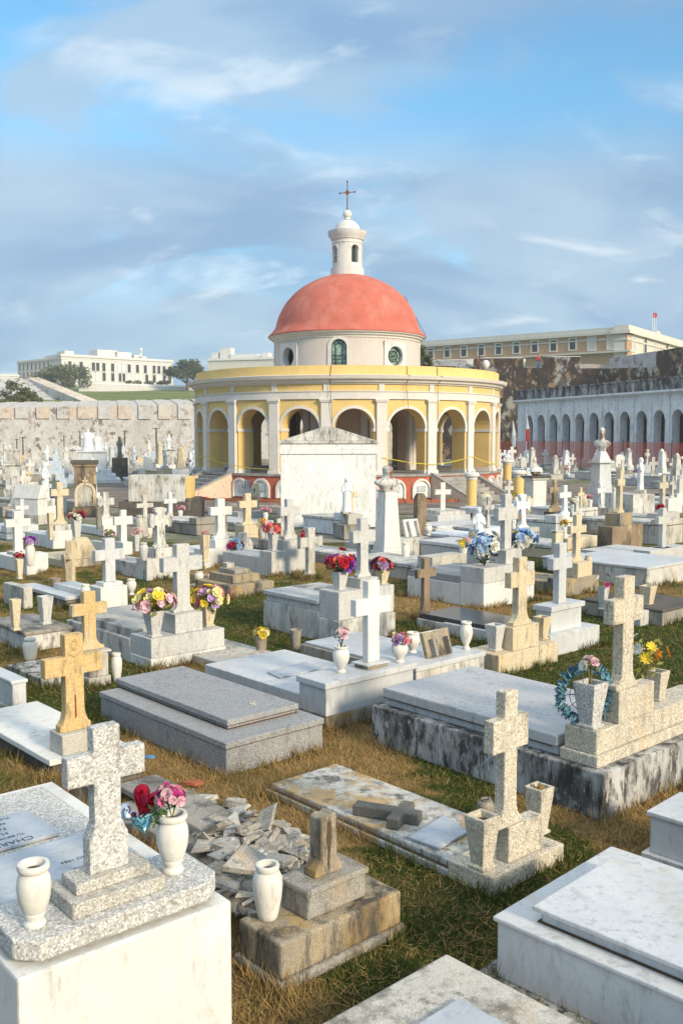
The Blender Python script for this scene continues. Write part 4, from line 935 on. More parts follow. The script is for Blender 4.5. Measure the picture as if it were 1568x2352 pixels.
# ================================================================ people on the bastion
def person(label, P, H, shirt, pants, arm=(.25, .6), bag=None, seed=0):
    root = empty('person', P, radians(seed*40), label, 'person'); q = H
    mb = MB()
    for s in (-1, 1):
        mb.tube((s*.055*q, 0, 0.01*q), (s*.05*q, 0, .27*q), .03*q, .038*q); mb.tube((s*.05*q, 0, .26*q), (s*.05*q, 0, .5*q), .04*q, .055*q)
        mb.ball((s*.055*q, -.04*q, .02*q), .03*q, 8, 6, (1, 2, .7))
        e = (s*.15*q, -.03*q, .63*q); mb.tube((s*.12*q, 0, .80*q), e, .03*q, .024*q); mb.tube(e, (s*arm[0]*.5*q, -.12*q, arm[1]*q), .023*q, .017*q); mb.ball((s*arm[0]*.5*q, -.13*q, arm[1]*q), .022*q, 8, 6)
    mb.loft([(.47*q, 0, 0, .09*q, .06*q), (.56*q, 0, 0, .085*q, .058*q), (.72*q, 0, 0, .11*q, .065*q), (.80*q, 0, 0, .115*q, .055*q), (.835*q, 0, 0, .05*q, .04*q), (.87*q, 0, 0, .03*q, .03*q)], 14)
    mb.ball((0, -.005*q, .93*q), .062*q, 12, 10, (.85, 1, 1.15))
    b = mb.build('body', 'skin', root, smooth=True); rm = b.modifiers.new('r', 'REMESH'); rm.mode = 'VOXEL'; rm.voxel_size = q*.012; rm.use_smooth_shade = True
    c = MB(); c.loft([(.49*q, 0, 0, .105*q, .078*q), (.62*q, 0, 0, .1*q, .07*q), (.72*q, 0, 0, .122*q, .077*q), (.80*q, 0, 0, .13*q, .068*q), (.83*q, 0, 0, .06*q, .05*q)], 14)
    for s in (-1, 1): c.tube((s*.12*q, 0, .80*q), (s*.148*q, -.02*q, .66*q), .042*q, .034*q)
    c.build('shirt', shirt, root, smooth=True)
    c = MB()
    for s in (-1, 1): c.tube((s*.055*q, 0, .06*q), (s*.05*q, 0, .5*q), .042*q, .066*q)
    c.build('trousers', pants, root, smooth=True)
    h = MB(); h.ball((0, .012*q, .955*q), .066*q, 12, 8, (.9, 1, .95)); h.build('hair', 'hair_dark', root, smooth=True)
    if bag: MB().ball((0, .10*q, .68*q), .085*q, 10, 8, (1, .7, 1.3)).build('backpack', bag, root, smooth=True)
zfw = ZD(110, 846)
person('person in pale blue on the fortress embrasure, leaning by its left side', Vector((*PW(1199, 111.6), zfw)), 1.45, 'cloth_white', 'cloth_teal', seed=1)
person('person with a red backpack standing in the fortress embrasure', Vector((*PW(1231, 111), zfw)), 1.75, 'cloth_red', 'cloth_blue', bag='cloth_red')
person('person in teal half hidden right of the red backpack', Vector((*PW(1240, 112.5), zfw)), 1.6, 'cloth_teal', 'cloth_blue', seed=2)
# ================================================================ foreground tombs
WP, WW, WM, GM, GG, PG, TZ, TD, BG, BS, YS, CO, CP, OC, BK, LS, DS, BR, BL = ('white_paint', 'white_worn', 'white_marble', 'gray_marble', 'gray_granite', 'pale_granite', 'terrazzo', 'terrazzo_dark',
    'beige_granite', 'beige_speckled', 'yellow_stone', 'concrete', 'concrete_pale', 'ochre_concrete', 'black_stained', 'lichen_slab', 'dark_stone', 'brown_stone', 'black_granite')
def sc_poly(mat, name, pts, th, parent, loc, rz=0, bev=.003):
    mb = MB().prismz(pts, 0, th); o = mb.build(name, mat, parent, bev, loc=loc, rz=rz); return o
# ---- A: big white tomb, bottom left
P = G(40, 2235, .75); u, v = uv(40)
A = tomb('large white painted tomb in the near left corner with a chamfered gray terrazzo head slab', (40, 2235, .75), 40, 532, [(0, .72, WP, 'body'), (.10, .745, TZ, 'top_slab')], az=40, L=1.95, bev=.012)
Wd = A.W
mb = MB().prismz([(.10, .02), (Wd-.10, .02), (Wd-.02, .10), (Wd-.02, .42), (.02, .42), (.02, .10)], .0, .085); hs = mb.build('head_slab', 'terrazzo', A.root, .008, loc=(0, 0, .745))
mb = MB().box(.14, Wd-.14, .50, 1.02, 0, .02); mb.build('marble_panel', 'gray_marble', A.root, .004, loc=(0, 0, .748))
mb = MB().box(.10, .62, 1.10, 1.50, 0, .018); pq = mb.build('plaque', 'gray_marble', A.root, .004, loc=(.03, 0, .748))
def text(body, size, parent, loc, rot, mat='lettering', ext=.001, align='CENTER'):
    cu = bpy.data.curves.new('lettering', 'FONT'); cu.body = body; cu.size = size; cu.extrude = ext; cu.align_x = align; cu.materials.append(MATS[mat])
    o0 = bpy.data.objects.new('lettering', cu); COL.objects.link(o0); bpy.context.view_layer.update()
    me = bpy.data.meshes.new_from_object(o0.evaluated_get(bpy.context.evaluated_depsgraph_get())); bpy.data.objects.remove(o0); o = bpy.data.objects.new('lettering', me); COL.objects.link(o); o.parent = parent; o.location = loc; o.rotation_euler = rot; return o
for i, (s_, z_) in enumerate((('CHARYTO', .062), ('TU ESPOSA E HIJOS', .030), ('MARIA', .045), ('FAMILIA', .045), ('RECUERDO DE', .030), ('TUS HIJOS Y NIETOS', .032))):
    text(s_, z_, A.root, (.38, 1.155+.062*i+(0 if i else -.0), .7665), (0, 0, pi))
for i, (s_, z_) in enumerate((('FAMILIA', .075), ('NACIO 1918', .035), ('FALLECIO 1984', .035))): text(s_, z_, A.root, (.62, .56+.10*i, .7685), (0, 0, pi))
k_ = .83
Pc = on(A, 245, .22, k_)
crossA = cross('tall speckled terrazzo cross with shouldered foot standing on the near left white tomb', Pc, 1664, 167, TZ, arm=(1722, 1790), th=.345, dp=.50, flare=.0, ped=[(.43, .27, .065, TD), (.34, .15, .05, TD)], az=40, bev=.006)
# shouldered foot
for ch in crossA.children:
    if ch.name.startswith('cross'):
        bb = [v_.co for v_ in ch.data.vertices]; H_ = max(c.z for c in bb); y0_, y1_ = min(c.y for c in bb), max(c.y for c in bb); tw = sorted({round(abs(c.x), 4) for c in bb})[0]
        MB().prism([(-tw*1.45, 0), (tw*1.45, 0), (tw*1.45, .15), (tw*1.02, .21), (-tw*1.02, .21), (-tw*1.45, .15)], y0_-.004, y1_+.004).build('cross_foot', TZ, crossA, .005, loc=ch.location)
vase('weathered round urn with a rusty rim at the left end of the near white tomb', on(A, 80, .16, k_), 1983, 78, 'a', 'urn_white')
_, fp_ = vase('pale round urn holding a pink carnation on the near white tomb', on(A, 397, .22, k_), 1868, 74, 'a', 'urn_white')
bouquet('pink and cream carnation bouquet in the pale urn beside the red heart balloon', fp_, 34, ['pink', 'palepink', 'magenta', 'palepink'], 26, 'leaf_green', 0, .42, .75, 3, nl=70, lift=1.3)
mb = MB(); leaf_clump(mb, (0, 0, 0), .035, 60, .02, random.Random(4), 2.2); tag(mb.build('green_sprig', 'leaf_green', None, loc=fp_+Vector((-.055, -.03, .02))), 'feathery green sprig hanging over the rim of the pale urn', 'sprig')
def heart(label, P, r, mat, face=False, rot=(0, 0, 0), tilt=0):
    root = empty('heart_balloon', P, 0, label, 'balloon'); mb = MB(); n_ = 40
    out = []
    for i in range(n_):
        t = 2*pi*i/n_; out.append((sin(t)**3, (13*cos(t)-5*cos(2*t)-2*cos(3*t)-cos(4*t))/15))
    rings = [(1, 0), (.97, .10), (.88, .2), (.7, .3), (.4, .38), (.05, .4)]
    vs = []
    for s in (-1, 1):
        for (q, d) in rings: vs += [(x*q*r, s*d*r, z*q*r) for x, z in out]
    fs = []
    m_ = len(rings)
    for si in range(2):
        for j in range(m_-1):
            for i in range(n_):
                a = si*m_*n_+j*n_+i; b = si*m_*n_+j*n_+(i+1) % n_; fs.append((a, b, b+n_, a+n_) if si == 0 else (a, a+n_, b+n_, b))
        fs.append(tuple(si*m_*n_+(m_-1)*n_+i for i in range(n_)))
    mb.add(vs, fs); o = mb.build('foil', mat, root, smooth=True)
    if face:
        for s in (-1, 1): MB().ball((s*.33*r, -.36*r, .18*r), .09*r, 10, 8).build('eye', 'ink', root)
        m2 = MB(); [m2.tube((.42*r*cos(a), -.38*r, -.02*r+.34*r*sin(a)), (.42*r*cos(a+.3), -.38*r, -.02*r+.34*r*sin(a+.3)), .02*r, n=5) for a in [pi*1.1+i*.27 for i in range(10)]]
        m2.build('smile', 'ink', root)
    root.rotation_euler = rot; return root
def atY(px, py, P):         # point seen at picture position px, py at the depth of P
    g = Vector(((px-784)/F*fwd(P), P.y, ZT(P, py))); return g
Pu = on(A, 397, .22, k_)
heart('large shiny red heart balloon leaning beside the carnations', atY(340, 1838, Pu+Vector((-.08, .1, 0))), .075, 'foil_red', rot=(radians(-25), radians(28), radians(5)))
heart('small silver heart balloon with a smiling face, left of the teal one', atY(294, 1873, Pu+Vector((-.1, .08, 0))), .052, 'foil_silver', True, (radians(-40), radians(45), 0))
heart('small teal heart balloon with a smiling face under the red heart', atY(331, 1890, Pu+Vector((-.1, .06, 0))), .052, 'foil_teal', True, (radians(-40), radians(-25), 0))
mb = MB(); bpt = G(298, 2000, .78)
# folded white paper on the slab
pp = MB(); pp.prismz([(0, 0), (.30, -.02), (.33, .12), (.10, .20)], 0, .012); tag(pp.build('marble_tablet', 'gray_marble', None, .003, loc=on(A, 300, .46, .77)+Vector((0, 0, .02)), rz=radians(-35)), 'curved blue gray marble tablet lying behind the pale urn on the near white tomb', 'tablet')
# ---- B: broken cross on stained blocks
B = tomb('rough ochre and gray concrete block carrying the broken cross, near centre', (645, 2283, 0), 548, 921, [(-.02, .06, CO, 'footing'), (0, 2172, OC, 'block')], bev=.015)
P2 = on(B, 707, .10, B.hz); 
B2 = tomb('square weathered concrete pedestal under the broken cross stub', (707, 2118, B.hz), 645, 840, [(0, 2062, CO, 'block'), (-.015, 2046, CO, 'cap')], bev=.012, z0=B.hz, noocc=True, cat='pedestal', name='pedestal'); attach(B2, B, 'pedestal')
Pb = on(B2, 742, B2.L*.5, B2.hz); k = fwd(Pb)/F
st_ = empty('broken_cross', Pb, radians(AZ), 'broken cross stub streaked black and rust, standing on the square pedestal', 'broken cross')
hb = ZT(Pb, 1866)-Pb.z
ox = [(-.09, 0), (.09, 0), (.085, .04), (.055, .09), (.05, hb*.8), (.052, hb*.97), (.03, hb*1.02), (.01, hb*.96), (-.02, hb), (-.05, hb*.95), (-.052, .09), (-.085, .04)]
MB().prism([(x*1.12, z) for x, z in ox], -.05, .05).build('stub', 'ochre_concrete', st_, .008)
MB().prism([(-.012, .06), (-.004, .03), (.004, .09), (.010, hb*.45), (.016, hb*.62), (.012, hb*.9), (-.002, hb*.86), (-.014, hb*.93), (-.018, hb*.6), (-.010, hb*.4)], -.0515, -.0503).build('rust_streak', 'soil', st_)
vase('plain chalk white round jar standing on the ochre block left of the broken cross', on(B, 615, B.L*.72, B.hz), 1985, 70, 'j', 'urn_white')
# ---- C: low tomb heaped with rubble
Cc = tomb('low cracked gray slab tomb buried under a heap of broken stone', (640, 2120, .0), 270, 720, [(0, .10, CO, 'base')], L=2.0, bev=.012)
Cs = tomb('flat gray slab at the far end of the rubble tomb behind the balloons', (470, 1915, .16), 268, 565, [(0, .05, CO, 'slab')], az=AZ, bev=.01, z0=.12, noocc=True, cat='slab', name='stone_slab')
rr = random.Random(21); shards = []
for q in range(9):
    mb = MB(); n_ = rr.randint(4, 6); pts = []
    for i in range(n_):
        a = 2*pi*i/n_+rr.uniform(-.35, .35); r_ = rr.uniform(.6, 1.1); pts.append((r_*cos(a)*1.3, r_*sin(a)*.8))
    th_ = rr.uniform(.16, .36)
    vs = [(x, y, 0) for x, y in pts]+[(x*rr.uniform(.85, 1.0), y*rr.uniform(.85, 1), th_*rr.uniform(.8, 1.2)) for x, y in pts]; n2 = n_
    mb.add(vs, [tuple(range(n2-1, -1, -1)), tuple(range(n2, 2*n2))]+[(i, (i+1) % n2, (i+1) % n2+n2, i+n2) for i in range(n2)])
    me = bpy.data.meshes.new('stone_shard'); me.from_pydata(mb.v, [], mb.f); me.materials.append(MATS[['rubble_stone', 'concrete_pale', 'rubble_stone', 'concrete'][q % 4]]); shards.append(me)
def in_poly(x, y, poly):
    c = False
    for i in range(len(poly)):
        (x1, y1), (x2, y2) = poly[i], poly[i-1]
        if (y1 > y) != (y2 > y) and x < (x2-x1)*(y-y1)/(y2-y1)+x1: c = not c
    return c
hp = [(375, 1850), (400, 1838), (480, 1838), (560, 1850), (650, 1895), (705, 1945), (700, 2000), (640, 2045), (560, 2110), (535, 2060), (500, 1990), (440, 1925)]
cnt = 0
while cnt < 300:
    px, py = rr.uniform(372, 725), rr.uniform(1836, 2120)
    if not in_poly(px, py, hp): continue
    e = min(1, max(0, 1-abs(px-575)/170))*min(1, max(0, 1-abs(py-1970)/150)); z = .10+.17*e*rr.random()**.6
    Pt = G(px, py, z); s_ = rr.choice((.025, .04, .055, .075, .10, .125))*(.8+.4*rr.random())
    o = bpy.data.objects.new('stone_shard', shards[rr.randrange(9)]); COL.objects.link(o); o.location = Pt; o.scale = (s_, s_, s_*rr.uniform(.5, 1.2))
    o.rotation_euler = (rr.gauss(0, .28), rr.gauss(0, .28), rr.random()*6.28)
    tag(o, 'broken stone shard in the rubble heap on the low gray tomb', 'rubble', 'shards of the rubble heap'); cnt += 1
for i, (px, py, s_, rx, ry, rz, lb) in enumerate(((560, 1985, .17, .5, .2, .6, 'biggest pale triangular slab fragment propped in the middle of the rubble heap'), (610, 1882, .12, .5, -.9, .2, 'upright jagged concrete piece at the back right of the rubble heap'), (520, 2030, .13, .2, .1, 2, 'rounded slab fragment at the front left of the rubble heap'))):
    o = bpy.data.objects.new('stone_slab', shards[i*2]); COL.objects.link(o); o.location = G(px, py, .32-.08*(i > 0)); o.scale = (s_, s_, s_*.7); o.rotation_euler = (rx, ry, rz); tag(o, lb, 'rubble')
# ---- D: flat lichen slab with fallen cross
D = tomb('low mossy slab tomb with a fallen cross lying on it, right of centre', (1130, 2065, 0), 610, 1295, [(.0, .055, LS, 'footing'), (.03, .10, LS, 'slab')], head=[(0, .13, BS, 'head_block')], hd=.36, bev=.012)
fc = on(D, 893, D.hd+.55, D.bz); fc = G(893, 1885, D.bz)
o = MB().prism(cross_poly(.78, .50, .145, .55, .145), -.04, .04).build('stone_cross', 'dark_concrete', None, .012)
o.location = G(815, 1868, D.bz)+Vector((0, 0, .041)); d_ = (G(965, 1893, D.bz)-G(815, 1868, D.bz)); L_ = d_.length; o.scale = (L_/.78*1.12, 1, L_/.78)
o.rotation_euler = (pi/2, 0, atan2(d_.y, d_.x)-pi/2+pi); o.rotation_euler = Matrix((( -d_.normalized().y, 0, d_.normalized().x), (d_.normalized().x, 0, d_.normalized().y), (0, 1, 0))).to_euler()
tag(o, 'dark gray fallen cross lying flat on the mossy slab', 'cross')
mt = G(1007, 1953, D.bz); pts = [G(a, b, D.bz)-mt for a, b in ((938, 1930), (1007, 1955), (1075, 1917), (1020, 1878))]
tag(MB().prismz([(p.x, p.y) for p in pts], .004, .022).build('marble_tablet', GM, None, .003, loc=mt), 'blank blue gray marble tablet lying between the fallen cross and the square vase', 'tablet')
hz = D.hz
Bk = tomb('granite pedestal', (1168, 1986, hz), 1138, 1243, [(0, 1903, BS, 'block')], z0=hz, noocc=True, cat='pedestal', name='pedestal', bev=.008); attach(Bk, D, 'pedestal')
cross('beige speckled cross with dark stains and a flared foot on the mossy slab tomb', on(Bk, 1160, Bk.L*.5, Bk.hz), 1585, 114, BS, arm=(1645, 1720), th=.36, dp=.62, flare=.36, fh=.13)
vase('square tapered granite vase at the near corner of the mossy tomb, empty', on(D, 1106, .14, hz), 1872, 76, 's', BS)
_, f2 = vase('square tapered granite vase behind the speckled cross holding a withered stem', on(D, 1236, .22, hz), 1806, 64, 's', BS)
bouquet('dry brown withered stems in the square granite vase', f2+Vector((0, 0, -.02)), 13, ['dry', 'dry'], 4, 'leaf_olive', 2, .5, 1, 5, nl=12)
vase('low broken dark clay pot in the grass behind the mossy tomb cross', G(1115, 1880, 0), 1835, 40, 'p', CO)
# ---- E: big black stained tomb on the right
E = tomb('large tomb with black stained plaster sides and gray granite top, right side', (1384, 1890, 0), 918, 1600, [(0, 1780, BK, 'body'), (.10, .43, 'light_granite', 'granite_step', .46), (.07, .52, 'light_granite', 'granite_slab', .46)], az=AZ, L=2.42, bev=.012)
hzE = ZT(E.P, 1780)
E2 = tomb('beige speckled granite head block stepped at the base, holding the wreath and cross', (1371, 1768, hzE), 1284, 1640, [(0, hzE*0+.09, BS, 'lower_block'), (.025, .27, BS, 'upper_block')], z0=hzE, noocc=True, cat='head block', name='head_block', bev=.01); attach(E2, E, 'head_block')
hE = E2.hz
E3 = tomb('square beige granite pedestal under the tall speckled cross on the right', (1420, 1665, hE), 1389, 1501, [(0, 1590, BS, 'block')], z0=hE, noocc=True, cat='pedestal', name='pedestal', bev=.008); attach(E3, E, 'pedestal')
cross('tallest coarse speckled cross with black streaks, standing right beside the blue wreath', on(E3, 1428, E3.L*.5, E3.hz), 1323, 111, BS, arm=(1372, 1428), th=.36, dp=.62, flare=.36, fh=.13)
_, f3 = vase('square tapered speckled vase ringed by the blue wreath', on(E2, 1354, E2.L*.42, hE), 1566, 74, 's', TZ)
bouquet('single pink gladiolus in the vase inside the blue wreath', f3, 22, ['palepink', 'white', 'palepink'], 7, 'leaf_olive', 0, .55, 1.0, 8, nl=22, lift=1.9)
Wc = on(E2, 1343, E2.L*.62, hE); kk = fwd(Wc)/F; Rw = 66*kk
wr_ = empty('wreath', Vector((Wc.x, Wc.y, hE+Rw*1.05)), radians(12), 'round blue green artificial leaf wreath with a wire frame behind the speckled vase', 'wreath')
mb = MB(); rr = random.Random(2)
for i in range(520):
    a = rr.random()*6.28; q = rr.uniform(.78, 1.0)*Rw; c = Vector((q*cos(a), rr.gauss(0, .02), q*sin(a))); d = Vector((cos(a+rr.gauss(0, .5)), rr.gauss(0, .4), sin(a+rr.gauss(0, .5)))).normalized()*.05
    b = d.cross(Vector((rr.gauss(0, 1), rr.gauss(0, 1), rr.gauss(0, 1)))).normalized()*.015; mb.add([c-d*.3, c+b, c+d, c-b], [(0, 1, 2, 3)])
mb.build('leaves', 'leaf_bluegreen', wr_)
mb = MB()
for q in (.35, .6, .85): [mb.tube((q*Rw*cos(a), 0, q*Rw*sin(a)), (q*Rw*cos(a+.3), 0, q*Rw*sin(a+.3)), .003, n=4) for a in [i*.3 for i in range(21)]]
for i in range(10): a = i*pi/5; mb.tube((0, .002, 0), (Rw*cos(a), .002, Rw*sin(a)), .003, n=4)
mb.build('wire_frame', 'iron', wr_)
_, f4 = vase('square tapered granite vase right of the tall speckled cross, with yellow roses', on(E2, 1508, E2.L*.55, hE), 1540, 52, 's', BS)
bouquet('yellow roses and white daisies with a fern leaf leaning left of the right vase', f4+Vector((-.10, -.03, .0)), 42, ['orange', 'white', 'yellow', 'orange', 'white'], 9, 'leaf_olive', 1, .36, 1.2, 9, nl=70, lift=.9)
# ---- F: gray granite tomb, left of centre
Ft = tomb('polished gray granite tomb with a raised slab, centre left', (520, 1785, 0), 232, 741, [(0, 1722, GG, 'body'), (-.012, 1707, GG, 'ledge')], bev=.008)
F2 = tomb('raised gray granite lid resting on the granite tomb, a dried white petal on it', (522, 1678, Ft.hz), 266, 686, [(.02, .035, GG, 'riser'), (0, .085, GG, 'lid')], z0=Ft.hz, noocc=True, cat='lid', name='tomb_lid', bev=.006); attach(F2, Ft, 'lid')
bouquet('tiny white paper flower dropped on the gray granite lid', G(580, 1618, F2.hz), 6, ['white'], 3, 'petal_white', 0, .8, .6, 2, nl=3, lift=.1)
# ---- G/H: white tomb with white cross
Hh = tomb('white marble tomb carrying the bright white cross and the rose urn', (748, 1683, 0), 0, 955, [(.08, .10, CO, 'footing'), (.05, .27, WM, 'slab')], head=[(.012, 1650, OC, 'footing'), (.02, 1585, WM, 'block'), (-.012, 1570, WM, 'cap')], hd=.42, L=2.15, bev=.008)
G1 = G(613, 1551, Hh.bz); pts = [G(a, b, Hh.bz)-G1 for a, b in ((613, 1547), (642, 1560), (742, 1538), (700, 1524))]
tag(MB().prismz([(p.x, p.y) for p in pts], .002, .02).build('marble_tablet', GM, None, .003, loc=G1), 'thin blue gray marble tablet on the white slab left of the rose urn', 'tablet')
hH = Hh.hz
cross('plain bright white cross on a small stained pedestal at the centre', on(Hh, 852, .2, hH), 1333, 96, WP, arm=(1372, 1410), th=.33, dp=.5, ped=[(.28, .2, 1522, OC), (.33, .25, .015, WM)])
_, f5 = vase('white urn holding a single pale rose, left of the bright white cross', on(Hh, 783, .22, hH), 1484, 40, 'u', 'urn_white')
rs = bouquet('single pale pink rose with dark green leaves in the white urn', f5, 20, ['palepink'], 4, 'leaf_dark', 0, .55, .7, 3, nl=26, lift=1.5)
_, f6 = vase('white urn with mixed pastel flowers right of the bright white cross', on(Hh, 917, .14, hH), 1472, 40, 'u', 'urn_white')
bouquet('pastel yellow, pink and lilac flowers in the white urn right of the white cross', f6, 23, ['pink', 'paleyellow', 'lilac', 'orange', 'palepink'], 14, 'leaf_olive', 0, .42, .6, 12, nl=20, lift=.2)
vase('empty white urn directly behind the pastel flower urn', on(Hh, 947, .34, hH-.0), 1452, 34, 'u', 'urn_white')
# ---- I: book stand tomb
I1 = tomb('white stained tomb carrying the open book stand, centre right', (955, 1597, 0), 700, 1112, [(.06, .22, CO, 'body'), (.1, .25, GM, 'slab')], head=[(0, 1545, WW, 'block'), (-.012, 1533, WM, 'cap')], hd=.42, L=2.1, bev=.01)
Pk = on(I1, 1008, .2, I1.hz); kk = fwd(Pk)/F
bs_ = empty('book_stand', Pk, radians(AZ), 'tilted white stone book plaque seen from its brown stained back', 'book stand')
Mx = Matrix.Rotation(radians(-20), 4, 'X')
MB().prism([(-.21, 0), (.21, 0), (.23, .30), (.02, .29), (-.0, .28), (-.2, .29)], -.025, .025, Mx).build('plaque', 'ochre_concrete', bs_, .006)
for s in (-.12, .12): MB().box(s-.018, s+.018, -.10, -.01, 0, .2, .0, Mx).build('bracket', 'concrete', bs_, .005)
MB().box(-.215, .215, .027, .04, .0, .30, 0, Mx).build('page', WM, bs_, .004)
vase('tall white urn right of the open book stand', on(I1, 1070, .22, I1.hz), 1428, 30, 'u', 'urn_white')
tomb('polished black granite slab behind the open book stand', (1172, 1452, .22), 990, 1175, [(0, .16, WW, 'base'), (.03, .24, BL, 'slab')], L=1.7, W=.85, bev=.006)
# ---- J: beige cross tomb
J = tomb('cream granite head block with beige cross and two square vases', (1145, 1556, 0), 1060, 1281, [(0, 1507, BG, 'block')], bev=.01, L=.5)
J2 = tomb('square cream granite pedestal under the beige cross', (1177, 1497, J.hz), 1150, 1237, [(0, 1443, BG, 'block')], z0=J.hz, noocc=True, cat='pedestal', name='pedestal', bev=.008); attach(J2, J, 'pedestal')
cross('smooth cream beige cross with a flared foot right of the black slab', on(J2, 1192, J2.L*.5, J2.hz), 1279, 78, BG, arm=(1312, 1347), th=.36, dp=.6, flare=.38, fh=.16)
vase('square tapered vase left of the cream beige cross', on(J, 1136, .22, J.hz), 1434, 44, 's', PG)
vase('square tapered beige vase right of the cream beige cross', on(J, 1244, .22, J.hz), 1416, 40, 's', BG)
# ---- K: white cross on white pedestal
K = tomb('white marble tomb with a capped square pedestal, right of the cream cross', (1262, 1512, 0), 1130, 1376, [(.05, .18, WM, 'slab')], head=[(0, 1462, WM, 'base')], hd=.55, L=1.9, bev=.01)
K2 = tomb('capped white marble pedestal under the tall plain marble cross', (1264, 1455, K.hz), 1230, 1334, [(0, 1406, WM, 'block'), (-.035, 1394, WM, 'cap')], z0=K.hz, noocc=True, cat='pedestal', name='pedestal', bev=.006); attach(K2, K, 'pedestal')
cross('tall plain pale marble cross on the capped white pedestal', on(K2, 1284, K2.L*.5, K2.hz), 1247, 67, WM, arm=(1280, 1307), th=.38, dp=.6)
# ---- L: white tomb with granite head, blue hydrangeas
Lt = tomb('white painted tomb with a gray granite top under the blue hydrangea bunches', (1110, 1400, 0), 935, 1226, [(0, .36, WP, 'body'), (.03, .48, GG, 'slab')], head=[(0, 1342, WP, 'body'), (0, 1306, PG, 'head_block')], hd=.5, bev=.01)
cross('speckled granite cross on a square block between the two blue hydrangea bunches', on(Lt, 1160, .25, Lt.hz), 1134, 62, PG, arm=(1165, 1194), th=.34, dp=.6, ped=[(.42, .36, 1260, PG)])
bouquet('large blue hydrangea bunch left of the speckled cross, spilling over the edge', on(Lt, 1112, .2, Lt.hz)+Vector((0, 0, .04)), 34, ['paleblue', 'blue', 'paleblue', 'white', 'paleyellow'], 34, 'leaf_dark', 0, .42, 1.1, 21, nl=90, lift=1.0)
bouquet('blue hydrangea bunch right of the speckled cross', on(Lt, 1196, .3, Lt.hz)+Vector((0, 0, .22)), 31, ['paleblue', 'blue', 'blue', 'white', 'paleyellow'], 30, 'leaf_olive', 0, .42, .7, 22, nl=70, lift=.5)
# ---- M: centre gray tomb
M_ = tomb('stained blue gray tomb with stepped granite top in the middle of the lawn', (778, 1484, 0), 605, 908, [(0, .40, WW, 'body'), (.03, .50, PG, 'step'), (-.01, .56, PG, 'slab')], head=[(0, 1428, WW, 'body'), (.015, 1362, PG, 'head_block')], hd=.42, bev=.01)
cross('weathered pale granite cross between two vases of red and purple flowers', on(M_, 832, .2, M_.hz), 1190, 62, PG, arm=(1218, 1246), th=.35, dp=.6, flare=.3, fh=.12, ped=[(.34, .28, 1325, PG)])
_, f7 = vase('square tapered vase on the left of the centre tomb, full of red and purple flowers', on(M_, 780, .2, M_.hz), 1312, 38, 's', PG)
bouquet('red and purple flowers left of the weathered granite cross', f7, 33, ['red', 'purple', 'coral', 'purple', 'magenta'], 26, 'leaf_green', 0, .40, .75, 31, nl=60, lift=.5)
_, f8 = vase('square tapered beige vase right of the weathered cross on the centre tomb', on(M_, 877, .2, M_.hz), 1308, 34, 's', BG)
bouquet('crimson and violet flowers right of the weathered granite cross', f8, 28, ['deepred', 'purple', 'coral', 'lilac'], 22, 'leaf_green', 0, .40, .75, 32, nl=50, lift=.3)
hM = M_.bz
for i, (px, py, s_, r_) in enumerate(((700, 1347, .16, .3), (735, 1352, .15, 1.2), (762, 1349, .14, .6))):
    o = bpy.data.objects.new('marble_piece', shards[2]); COL.objects.link(o); o.location = G(px, py, hM); o.scale = (s_, s_, .06); o.rotation_euler[2] = r_; tag(o, 'broken white marble plate piece lying on the centre gray tomb', 'marble', 'broken plate pieces on the centre tomb')
# ---- N: left granite cross with two flower vases
N_ = tomb('long slab tomb with a granite head block and two vases of yellow lilac flowers', (347, 1540, 0), 205, 520, [(0, .30, WW, 'body'), (.06, .40, CP, 'slab')], head=[(0, 1516, WP, 'base'), (.015, 1470, PG, 'head_block')], hd=.5, L=2.2, bev=.01)
cross('gray speckled granite cross between two vases of yellow and lilac flowers', on(N_, 418, .24, N_.hz), 1249, 90, PG, arm=(1278, 1311), th=.33, dp=.55, flare=.26, fh=.10, ped=[(.40, .33, 1404, PG)])
_, f9 = vase('square tapered vase left of the gray granite cross, yellow and lilac flowers in it', on(N_, 353, .16, N_.hz), 1402, 46, 's', PG)
bouquet('yellow and lilac flowers left of the gray granite cross', f9, 46, ['yellow', 'lilac', 'paleyellow', 'palepink', 'yellow'], 36, 'leaf_olive', 2, .32, .6, 41, nl=90, lift=.4)
_, f10 = vase('square tapered beige vase right of the gray granite cross', on(N_, 477, .25, N_.hz), 1388, 40, 's', BG)
bouquet('straggling yellow and pink flowers right of the gray granite cross', f10+Vector((.02, 0, 0)), 42, ['yellow', 'pink', 'paleyellow', 'lilac'], 30, 'leaf_olive', 2, .32, .8, 42, nl=60, lift=.3)
tomb('flat pale slab tomb on the grass right of the granite head block', (560, 1560, 0), 452, 690, [(0, .10, CP, 'slab')], L=1.6, bev=.01)
_, f11 = vase('gray concrete vase with small yellow flowers beside the pale flat slab', G(600, 1510, 0), 1459, 30, 'c', CO)
bouquet('small pale yellow flowers in the gray concrete vase', f11, 19, ['paleyellow', 'yellow'], 16, 'leaf_olive', 0, .42, .7, 44, nl=20, lift=.3)
vase('empty gray conical vase on the grass left of the rose urn', G(679, 1493, 0), 1446, 29, 'c', CO)
